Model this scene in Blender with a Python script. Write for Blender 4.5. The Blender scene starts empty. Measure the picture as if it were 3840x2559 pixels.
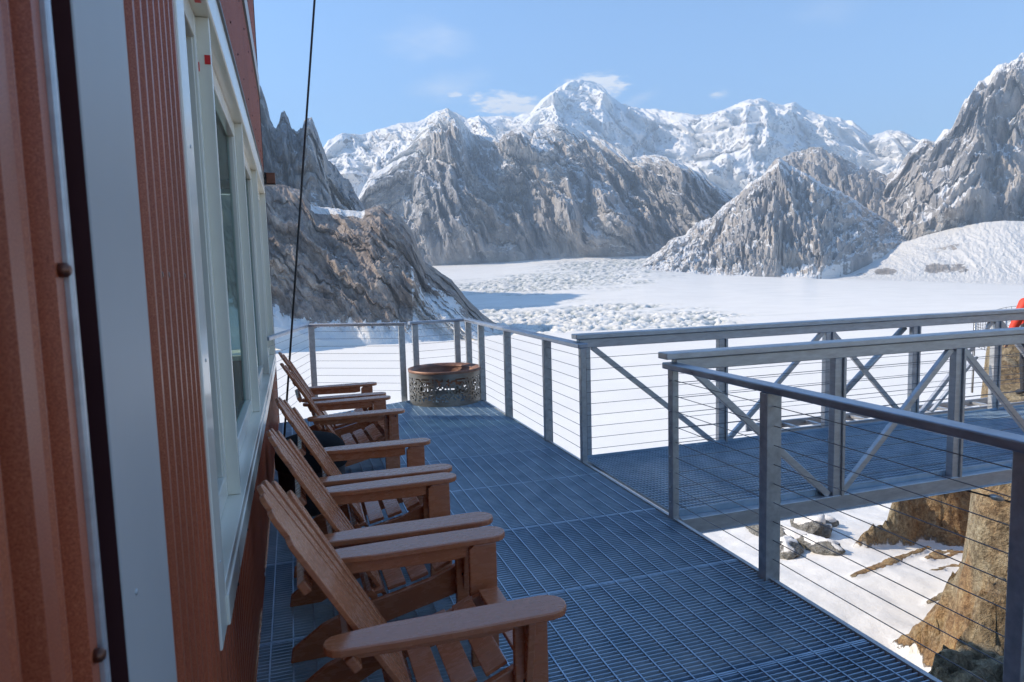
import bpy, bmesh, math, random
import numpy as np
from mathutils import Vector, Matrix
random.seed(7); rng = np.random.default_rng(11)
sc = bpy.context.scene
COL = sc.collection
R = math.radians
# ------------------------------------------------------------ camera
CAM_H = 1.72
yaw, pitch, roll = R(17.75), R(5.56), R(-1.59)
cy, sy, cp, sp = math.cos(yaw), math.sin(yaw), math.cos(pitch), math.sin(pitch)
F = Vector((sy*cp, cy*cp, -sp)); RT = Vector((cy, -sy, 0)); U = RT.cross(F)
c_, s_ = math.cos(roll), math.sin(roll)
RT2 = RT*c_ + U*s_; U2 = U*c_ - RT*s_
cam = bpy.data.cameras.new('camera'); camo = bpy.data.objects.new('camera', cam); COL.objects.link(camo)
m3 = Matrix((RT2, U2, -F)).transposed()
camo.matrix_world = Matrix.Translation((0, 0, CAM_H)) @ m3.to_4x4()
cam.sensor_width = 36; cam.lens = 23.95; cam.clip_start = 0.02; cam.clip_end = 60000
cam.dof.use_dof = True; cam.dof.focus_distance = 7.0; cam.dof.aperture_fstop = 8.0
sc.camera = camo
# ------------------------------------------------------------ light
SUN_EL, SUN_AZ = 35.0, -63.4          # azimuth measured from +Y towards +X
sd = Vector((math.sin(R(SUN_AZ))*math.cos(R(SUN_EL)), math.cos(R(SUN_AZ))*math.cos(R(SUN_EL)), math.sin(R(SUN_EL))))
sl = bpy.data.lights.new('sun', 'SUN'); sl.energy = 2.95; sl.angle = R(0.5); sl.color = (1.0, 0.87, 0.71)
so = bpy.data.objects.new('sun', sl); COL.objects.link(so)
so.rotation_euler = sd.to_track_quat('Z', 'Y').to_euler()
world = bpy.data.worlds.new('World'); sc.world = world; world.use_nodes = True
nt = world.node_tree; nt.nodes.clear()
def N(t, typ, **kw):
    n = t.nodes.new(typ)
    for k, v in kw.items(): setattr(n, k, v)
    return n
sky = N(nt, 'ShaderNodeTexSky', sky_type='NISHITA', sun_disc=False)
sky.sun_elevation = R(SUN_EL); sky.sun_rotation = R(SUN_AZ); sky.altitude = 1800; sky.air_density = 1.15; sky.dust_density = 0.25; sky.ozone_density = 1.8
tc = N(nt, 'ShaderNodeTexCoord'); bg = N(nt, 'ShaderNodeBackground'); wo = N(nt, 'ShaderNodeOutputWorld')
SKY_STR = 0.112
bg.inputs['Strength'].default_value = SKY_STR
def math_(t, op, a, b=None, clamp=False):
    n = N(t, 'ShaderNodeMath', operation=op); n.use_clamp = clamp
    for i, v in enumerate((a, b)):
        if v is None: continue
        if isinstance(v, (int, float)): n.inputs[i].default_value = v
        else: t.links.new(v, n.inputs[i])
    return n.outputs[0]
def azel(px_az, px_el):
    a, e = R(px_az), R(px_el)
    return Vector((math.sin(a)*math.cos(e), math.cos(a)*math.cos(e), math.sin(e)))
# clouds: soft patches of cirrus and small cumulus, placed by compass direction in the sky
wn = N(nt, 'ShaderNodeTexNoise'); wn.inputs['Scale'].default_value = 9; wn.inputs['Detail'].default_value = 7; wn.inputs['Roughness'].default_value = 0.62
wmap = N(nt, 'ShaderNodeMapping'); wmap.inputs['Scale'].default_value = (1, 1, 3.2)
nt.links.new(tc.outputs['Generated'], wmap.inputs['Vector']); nt.links.new(wmap.outputs[0], wn.inputs['Vector'])
wn2 = N(nt, 'ShaderNodeTexNoise'); wn2.inputs['Scale'].default_value = 46; wn2.inputs['Detail'].default_value = 6; wn2.inputs['Roughness'].default_value = 0.6
nt.links.new(wmap.outputs[0], wn2.inputs['Vector'])
total = None
CLOUDS = [(10.84, 18.21, 4.93, 2.46, 0.4, -5, 0.15), (13.51, 15.26, 3.61, 1.48, 0.42, 5, 0.15), (13.66, 14.39, 0.79, 0.3, 0.8, 0, 0.9), (18.23, 13.5, 4.11, 1.18, 1.0, -9, 1.0), (21.55, 14.36, 0.33, 0.2, 0.8, 0, 0.9), (24.96, 14.48, 2.96, 1.38, 1.0, 0, 0.9), (27.54, 12.97, 2.96, 0.66, 0.5, 25, 0.3), (34.76, 13.32, 0.99, 0.33, 0.75, 0, 0.6), (42.26, 17.86, 3.94, 1.31, 0.16, 0, 0.1), (22.61, 11.09, 1.31, 0.26, 0.2, 0, 0.1)]
for (az, el, wa, we, dens, tilt, hard) in CLOUDS:
    c = azel(az, el); right = Vector((math.cos(R(az)), -math.sin(R(az)), 0)); up = right.cross(-c) ; up = c.cross(right)*-1
    if up.z < 0: up = -up
    r2 = right*math.cos(R(tilt)) + up*math.sin(R(tilt)); u2 = up*math.cos(R(tilt)) - right*math.sin(R(tilt))
    def dotn(v):
        n = N(nt, 'ShaderNodeVectorMath', operation='DOT_PRODUCT'); n.inputs[1].default_value = v
        nt.links.new(tc.outputs['Generated'], n.inputs[0]); return n.outputs['Value']
    dx = math_(nt, 'DIVIDE', dotn(r2), math.sin(R(wa))); dy = math_(nt, 'DIVIDE', dotn(u2), math.sin(R(we)))
    q = math_(nt, 'ADD', math_(nt, 'MULTIPLY', dx, dx), math_(nt, 'MULTIPLY', dy, dy))
    noise = math_(nt, 'MULTIPLY', math_(nt, 'SUBTRACT', (wn if hard < .5 else wn2).outputs['Fac'], 0.5), 3.4 if hard < .5 else 3.0)
    f = math_(nt, 'ADD', math_(nt, 'SUBTRACT', 1.0, q), noise)
    f = math_(nt, 'MULTIPLY', f, 0.55 + 0.7*hard, True)
    f = math_(nt, 'MULTIPLY', f, math_(nt, 'GREATER_THAN', dotn(c), 0.3))
    f = math_(nt, 'MULTIPLY', math_(nt, 'MULTIPLY', f, f), dens)
    total = f if total is None else math_(nt, 'MAXIMUM', total, f)
mixc = N(nt, 'ShaderNodeMixRGB'); mixc.inputs[2].default_value = (4.6, 4.7, 4.9, 1)
nt.links.new(total, mixc.inputs[0]); 
skb = N(nt, 'ShaderNodeMixRGB'); skb.blend_type = 'MULTIPLY'; skb.inputs[0].default_value = 1.0; skb.inputs[2].default_value = (0.66, 0.86, 0.99, 1)
nt.links.new(sky.outputs[0], skb.inputs[1]); nt.links.new(skb.outputs[0], mixc.inputs[1])
nt.links.new(mixc.outputs[0], bg.inputs['Color']); nt.links.new(bg.outputs[0], wo.inputs['Surface'])
sc.view_settings.view_transform = 'Standard'; sc.view_settings.look = 'None'; sc.view_settings.gamma = 1
sc.view_settings.exposure = 1.4; sc.view_settings.use_curve_mapping = False
sc.cycles.max_bounces = 8; sc.cycles.diffuse_bounces = 4; sc.cycles.glossy_bounces = 3; sc.cycles.transmission_bounces = 4; sc.cycles.transparent_max_bounces = 12; sc.cycles.volume_bounces = 0
sc.cycles.use_denoising = True; sc.cycles.caustics_reflective = False; sc.cycles.caustics_refractive = False
# ------------------------------------------------------------ materials
def newmat(name):
    m = bpy.data.materials.new(name); m.use_nodes = True
    return m, m.node_tree, m.node_tree.nodes['Principled BSDF']
def ramp(t, src, stops):
    r = N(t, 'ShaderNodeValToRGB'); e = r.color_ramp.elements
    while len(e) < len(stops): e.new(0.5)
    for i, (p, c) in enumerate(stops):
        e[i].position = p; e[i].color = (*c, 1) if len(c) == 3 else c
    t.links.new(src, r.inputs[0]); return r.outputs[0]
def noise(t, vec, scale, detail=4, rough=.55, dist=0.0, mscale=None):
    n = N(t, 'ShaderNodeTexNoise'); n.inputs['Scale'].default_value = scale; n.inputs['Detail'].default_value = detail
    n.inputs['Roughness'].default_value = rough; n.inputs['Distortion'].default_value = dist
    if mscale is not None:
        mp = N(t, 'ShaderNodeMapping'); mp.inputs['Scale'].default_value = mscale
        t.links.new(vec, mp.inputs[0]); vec = mp.outputs[0]
    t.links.new(vec, n.inputs['Vector']); return n.outputs['Fac']
def bump(t, b, h, strength, dist):
    n = N(t, 'ShaderNodeBump'); n.inputs['Strength'].default_value = strength; n.inputs['Distance'].default_value = dist
    t.links.new(h, n.inputs['Height']); t.links.new(n.outputs[0], b.inputs['Normal'])
def mat_basic(name, c1, c2, rough=.5, metal=0.0, scale=12, mscale=None, bumps=0.0, coord='Object', rvar=0.1, spec=None, lo=.3, hi=.7, detail=5):
    m, t, b = newmat(name)
    if name == 'brown_plank': spec = .8
    co = N(t, 'ShaderNodeTexCoord').outputs[coord]
    f = noise(t, co, scale, detail, .6, 0, mscale)
    t.links.new(ramp(t, f, [(lo, c1), (hi, c2)]), b.inputs['Base Color'])
    rr = N(t, 'ShaderNodeMapRange'); rr.inputs['To Min'].default_value = max(rough-rvar, .02); rr.inputs['To Max'].default_value = rough+rvar
    t.links.new(f, rr.inputs['Value']); t.links.new(rr.outputs[0], b.inputs['Roughness'])
    b.inputs['Metallic'].default_value = metal
    if spec is not None: b.inputs['Specular IOR Level'].default_value = spec
    if bumps: bump(t, b, f, bumps, .004)
    return m
GALV = mat_basic('galvanised_steel', (.40,.42,.44), (.60,.62,.63), .38, .5, 22, None, .15, rvar=.12)
GALV_L = mat_basic('bright_aluminium', (.44,.46,.49), (.60,.62,.64), .36, .5, 9, (1,1,4), .1)
GRATE = mat_basic('grating_steel', (.30,.44,.58), (.48,.63,.77), .36, .45, 6, None, .1)
CAPM = mat_basic('rail_cap_steel', (.27,.31,.38), (.45,.50,.58), .32, .7, 14, (.5,.5,2), .2)
CABLE = mat_basic('steel_cable', (.16,.17,.19), (.26,.27,.29), .4, .7, 40)
BLACKC = mat_basic('black_cable', (.012,.012,.016), (.03,.03,.035), .5, .2, 30)
WOOD = mat_basic('brown_plank', (.46,.15,.063), (.52,.19,.085), .27, 0, 14, (1,3,3), .12, rvar=.08, lo=.25, hi=.75)
FRAME = mat_basic('cream_window_paint', (.84,.79,.66), (.88,.83,.72), .2, 0, 3, (1,1,.4), .03, rvar=.06)
GREYP = mat_basic('grey_enamel', (.42,.415,.41), (.47,.46,.45), .45, .0, 2, None, .02, rvar=.03)
DARKD = mat_basic('dark_maroon_paint', (.045,.014,.016), (.07,.024,.024), .65, 0, 3, None, .02, spec=.15)
BLACK = mat_basic('black_plastic', (.012,.012,.014), (.022,.022,.026), .42, 0, 8)
PITM = mat_basic('fire_pit_steel', (.16,.16,.15), (.28,.27,.25), .42, .6, 7, (1,1,3), .2)
COPPER = mat_basic('rusty_copper', (.15,.075,.05), (.30,.16,.11), .5, .3, 8, None, .2)
REDJ = mat_basic('red_jacket_cloth', (.62,.03,.015), (.80,.07,.03), .6, 0, 12, None, .3)
ORANGE_T = mat_basic('orange_trim_cloth', (.8,.25,.03), (.85,.32,.05), .6, 0, 12)
SKIN = mat_basic('skin', (.45,.25,.17), (.52,.31,.22), .5, 0, 10)
HAIR = mat_basic('dark_hair', (.03,.02,.015), (.06,.04,.03), .5, 0, 30)
PANTS = mat_basic('dark_trousers', (.02,.022,.03), (.04,.042,.05), .7, 0, 20)
STICK = mat_basic('red_tape', (.65,.01,.01), (.75,.03,.03), .4, 0, 10)
YELL = mat_basic('yellow_plastic', (.62,.60,.03), (.75,.72,.06), .4, 0, 10)
SCONM = mat_basic('bronze_metal', (.10,.045,.03), (.2,.09,.06), .35, .7, 10)
NETM = mat_basic('dark_net_cord', (.03,.03,.035), (.06,.06,.06), .7, 0, 20)
def glass_mat():
    m, t, b = newmat('window_glass'); t.nodes.remove(b)
    g = N(t, 'ShaderNodeBsdfGlossy'); g.inputs['Roughness'].default_value = 0.0; g.inputs['Color'].default_value = (.9,.95,.95,1)
    tr = N(t, 'ShaderNodeBsdfTransparent'); tr.inputs['Color'].default_value = (.80,.88,.87,1)
    mx = N(t, 'ShaderNodeMixShader'); mx.inputs[0].default_value = .16; t.links.new(tr.outputs[0], mx.inputs[1]); t.links.new(g.outputs[0], mx.inputs[2])
    t.links.new(mx.outputs[0], [n for n in t.nodes if n.type == 'OUTPUT_MATERIAL'][0].inputs['Surface']); return m
GLASS = glass_mat()
def siding_mat():
    m, t, b = newmat('red_brown_ribbed_siding')
    co = N(t, 'ShaderNodeTexCoord').outputs['Object']
    f = noise(t, co, 420, 2, .7); g = noise(t, co, 3.5, 4, .6, 0, (1,1,.3))
    c = ramp(t, f, [(.3, (.28,.052,.020)), (.5, (.44,.098,.038)), (.72, (.58,.18,.08))])
    d = ramp(t, g, [(.3, (.72,.72,.72)), (.7, (1,1,1))])
    mx = N(t, 'ShaderNodeMixRGB'); mx.blend_type = 'MULTIPLY'; mx.inputs[0].default_value = 1
    t.links.new(c, mx.inputs[1]); t.links.new(d, mx.inputs[2]); t.links.new(mx.outputs[0], b.inputs['Base Color'])
    b.inputs['Roughness'].default_value = .42; b.inputs['Coat Weight'].default_value = .12; b.inputs['Coat Roughness'].default_value = .25; bump(t, b, f, .12, .001); return m
SIDING = siding_mat()
def range_mat(name, c_dark, c_mid, c_warm, snowcol, sscale, streak=(1,1,.25), tscale=.01, bumpd=6.0, fine=.5, ledge=.6):
    m, t, b = newmat(name)
    co = N(t, 'ShaderNodeTexCoord').outputs['Object']
    a = N(t, 'ShaderNodeAttribute'); a.attribute_name = 'snow'
    n1 = noise(t, co, tscale, 6, .65, 0, streak); n2 = noise(t, co, tscale*4.5, 6, .7, 0, streak); n3 = noise(t, co, tscale*14, 4, .7)
    rock = ramp(t, n1, [(.32, c_dark), (.48, c_mid), (.66, c_warm)])
    rk2 = ramp(t, n2, [(.3, (.5,.5,.52)), (.7, (1.25,1.22,1.18))])
    mx = N(t, 'ShaderNodeMixRGB'); mx.blend_type = 'MULTIPLY'; mx.inputs[0].default_value = 1
    t.links.new(rock, mx.inputs[1]); t.links.new(rk2, mx.inputs[2])
    s = math_(t, 'ADD', a.outputs['Fac'], math_(t, 'MULTIPLY', math_(t, 'SUBTRACT', n3, .5), fine))
    s = math_(t, 'ADD', s, math_(t, 'MULTIPLY', math_(t, 'SUBTRACT', n2, .5), fine*1.2))
    n5 = noise(t, co, tscale*3.2, 5, .6, .6, (1,1,3.2))
    s = math_(t, 'ADD', s, math_(t, 'MULTIPLY', math_(t, 'SUBTRACT', n5, .5), ledge*2.2))
    mr = N(t, 'ShaderNodeMapRange'); mr.inputs['From Min'].default_value = .45; mr.inputs['From Max'].default_value = .58
    t.links.new(s, mr.inputs['Value'])
    m2 = N(t, 'ShaderNodeMixRGB'); t.links.new(mr.outputs[0], m2.inputs[0]); t.links.new(mx.outputs[0], m2.inputs[1]); m2.inputs[2].default_value = (*snowcol, 1)
    t.links.new(m2.outputs[0], b.inputs['Base Color']); b.inputs['Roughness'].default_value = .85; b.inputs['Specular IOR Level'].default_value = .15
    bump(t, b, math_(t, 'ADD', math_(t, 'MULTIPLY', n2, .7), math_(t, 'MULTIPLY', n3, .5)), .9, bumpd)
    return m
# ------------------------------------------------------------ object helpers
def tag(o, label=None, cat=None, group=None, kind=None):
    if label: o['label'] = label
    if cat: o['category'] = cat
    if group: o['group'] = group
    if kind: o['kind'] = kind
    return o
def empty(name, loc=(0,0,0), rz=0):
    o = bpy.data.objects.new(name, None); o.location = loc; o.rotation_euler = (0,0,rz); o.empty_display_size = .1
    COL.objects.link(o); return o
def copy_tree(o, parent=None):
    c = o.copy(); COL.objects.link(c)
    if parent is not None: c.parent = parent
    for ch in list(o.children): copy_tree(ch, c)
    return c
class MB:
    def __init__(s): s.v = []; s.f = []; s.sm = []
    def add(s, vs, fs, smooth=False):
        k = len(s.v); s.v += [tuple(v) for v in vs]; s.f += [tuple(i+k for i in f) for f in fs]; s.sm += [smooth]*len(fs); return s
    def box(s, a, b):
        x0,y0,z0 = a; x1,y1,z1 = b
        return s.add([(x0,y0,z0),(x1,y0,z0),(x1,y1,z0),(x0,y1,z0),(x0,y0,z1),(x1,y0,z1),(x1,y1,z1),(x0,y1,z1)],
              [(0,3,2,1),(4,5,6,7),(0,1,5,4),(1,2,6,5),(2,3,7,6),(3,0,4,7)])
    def bar(s, p, q, w, h, up=(0,0,1)):      # rectangular bar from p to q, w sideways, h along up
        p, q = Vector(p), Vector(q); d = (q-p).normalized(); u = Vector(up); r = d.cross(u)
        if r.length < 1e-4: r = d.cross(Vector((1,0,0)))
        r.normalize(); u = r.cross(d).normalized()
        vs = [e + r*a*w/2 + u*b*h/2 for e in (p, q) for a, b in ((-1,-1),(1,-1),(1,1),(-1,1))]
        return s.add(vs, [(0,1,2,3),(7,6,5,4),(0,4,5,1),(1,5,6,2),(2,6,7,3),(3,7,4,0)])
    def tube(s, pts, r, n=8, cap=True):
        pts = [Vector(p) for p in pts]; rs = r if isinstance(r, (list, tuple)) else [r]*len(pts)
        vs = []; fs = []
        ref = Vector((0,0,1)) if abs((pts[-1]-pts[0]).normalized().z) < .9 else Vector((1,0,0))
        for i, p in enumerate(pts):
            d = (pts[min(i+1, len(pts)-1)] - pts[max(i-1, 0)]).normalized(); a = d.cross(ref).normalized(); b = d.cross(a)
            vs += [p + (a*math.cos(2*math.pi*k/n) + b*math.sin(2*math.pi*k/n))*rs[i] for k in range(n)]
        for i in range(len(pts)-1):
            fs += [(i*n+k, i*n+(k+1)%n, (i+1)*n+(k+1)%n, (i+1)*n+k) for k in range(n)]
        s.add(vs, fs, True)
        if cap: k = len(s.v)-len(vs); s.f += [tuple(k+i for i in range(n))[::-1], tuple(k+len(vs)-n+i for i in range(n))]; s.sm += [False, False]
        return s
    def prism(s, poly, axis, a, b):          # poly of 2D points extruded along axis
        def P(u, v, w): return {'x': (w,u,v), 'y': (u,w,v), 'z': (u,v,w)}[axis]
        n = len(poly); vs = [P(u,v,a) for u,v in poly] + [P(u,v,b) for u,v in poly]
        return s.add(vs, [tuple(range(n))[::-1], tuple(range(n,2*n))] + [(i,(i+1)%n,n+(i+1)%n,n+i) for i in range(n)])
    def build(s, name, mat, parent=None, bevel=0, loc=None):
        me = bpy.data.meshes.new(name); me.from_pydata(s.v, [], s.f); me.materials.append(mat)
        me.polygons.foreach_set('use_smooth', s.sm)
        bm = bmesh.new(); bm.from_mesh(me); bmesh.ops.recalc_face_normals(bm, faces=bm.faces)
        if bevel:
            es = [e for e in bm.edges if len(e.link_faces) == 2 and e.calc_face_angle(0) > .5]
            bmesh.ops.bevel(bm, geom=es, offset=bevel, segments=2, profile=.5, affect='EDGES')
            for f in bm.faces: f.smooth = False
        bm.to_mesh(me); bm.free()
        o = bpy.data.objects.new(name, me); COL.objects.link(o)
        if parent is not None: o.parent = parent
        if loc is not None: o.location = loc
        return o
def from_mesh(name, me, parent=None, loc=(0,0,0)):
    o = bpy.data.objects.new(name, me); COL.objects.link(o); o.location = loc
    if parent is not None: o.parent = parent
    return o
# ------------------------------------------------------------ numpy noise
PERM = rng.permutation(512); PERM = np.concatenate([PERM, PERM]) % 256
GR = np.array([(math.cos(a), math.sin(a)) for a in np.linspace(0, 2*math.pi, 257)[:-1]])
def perlin(x, y, seed=0):
    x = np.asarray(x, float) + seed*17.31; y = np.asarray(y, float) + seed*9.7
    xi = np.floor(x).astype(int); yi = np.floor(y).astype(int); fx = x-xi; fy = y-yi
    u = fx**3*(fx*(fx*6-15)+10); v = fy**3*(fy*(fy*6-15)+10)
    def g(i, j):
        h = PERM[(PERM[(xi+i) & 255] + (yi+j)) & 255]
        return GR[h,0]*(fx-i) + GR[h,1]*(fy-j)
    a = g(0,0); b = g(1,0); c = g(0,1); d = g(1,1)
    return 1.45*((a+(b-a)*u) + ((c+(d-c)*u)-(a+(b-a)*u))*v)
def fbm(x, y, oct=5, seed=0, gain=.5, lac=2.03):
    s = 0; a = 1; t = 0
    for i in range(oct):
        s = s + a*perlin(x, y, seed+i*3); t += a; a *= gain; x = x*lac; y = y*lac
    return s/t
def ridged(x, y, oct=4, seed=0, gain=.5, lac=2.1):
    s = 0; a = 1; t = 0
    for i in range(oct):
        s = s + a*(1-np.abs(perlin(x, y, seed+i*5))*2); t += a; a *= gain; x = x*lac; y = y*lac
    return s/t
def worley(x, y, seed=0):
    xi = np.floor(x).astype(int); yi = np.floor(y).astype(int)
    f1 = np.full(x.shape, 9.); f2 = np.full(x.shape, 9.); cid = np.zeros(x.shape)
    for i in (-1,0,1):
        for j in (-1,0,1):
            h = PERM[(PERM[(xi+i+seed) & 255] + yi+j) & 255]
            h2 = PERM[(h+37) & 255]
            d = np.hypot(xi+i+h/256.-x, yi+j+h2/256.-y)
            cid = np.where(d < f1, h/256., cid)
            f2 = np.where(d < f1, f1, np.minimum(f2, d)); f1 = np.minimum(f1, d)
    return f1, f2, cid
def smooth(a, b, x):
    t = np.clip((x-a)/(b-a), 0, 1); return t*t*(3-2*t)
def poly_dist(poly, X, Y):                  # signed distance, positive inside
    d = np.full(X.shape, 1e9); ins = np.zeros(X.shape, bool); n = len(poly)
    for i in range(n):
        x1,y1 = poly[i]; x2,y2 = poly[(i+1) % n]; dx, dy = x2-x1, y2-y1
        t = np.clip(((X-x1)*dx+(Y-y1)*dy)/(dx*dx+dy*dy+1e-12), 0, 1)
        d = np.minimum(d, np.hypot(X-x1-t*dx, Y-y1-t*dy))
        if dy != 0: ins ^= ((y1 > Y) != (y2 > Y)) & (X < dx*(Y-y1)/dy+x1)
    return np.where(ins, d, -d)
def grid_obj(name, X, Y, Z, mat, attrs={}, kind='structure', label=None, smoothf=True, parent=None):
    n, m = X.shape
    v = np.stack([X, Y, Z], -1).reshape(-1, 3).astype(np.float32)
    i = np.arange(n*m).reshape(n, m)
    q = np.stack([i[:-1,:-1], i[1:,:-1], i[1:,1:], i[:-1,1:]], -1).reshape(-1, 4)
    me = bpy.data.meshes.new(name); me.vertices.add(len(v)); me.vertices.foreach_set('co', v.ravel())
    me.loops.add(q.size); me.loops.foreach_set('vertex_index', q.ravel().astype(np.int32))
    me.polygons.add(len(q)); me.polygons.foreach_set('loop_start', np.arange(0, q.size, 4, dtype=np.int32))
    me.polygons.foreach_set('loop_total', np.full(len(q), 4, np.int32))
    me.polygons.foreach_set('use_smooth', np.full(len(q), smoothf)); me.update(); me.validate()
    for k, a in attrs.items():
        at = me.attributes.new(k, 'FLOAT', 'POINT'); at.data.foreach_set('value', a.reshape(-1).astype(np.float32))
    me.materials.append(mat)
    o = bpy.data.objects.new(name, me); COL.objects.link(o)
    if parent is not None: o.parent = parent
    tag(o, label, None, None, kind); return o
def normal_z(X, Y, Z):
    P = np.stack([X, Y, Z], -1); a = np.gradient(P, axis=0); b = np.gradient(P, axis=1)
    n = np.cross(a, b); n /= np.linalg.norm(n, axis=-1, keepdims=True)+1e-9; return np.abs(n[...,2]), n
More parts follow.
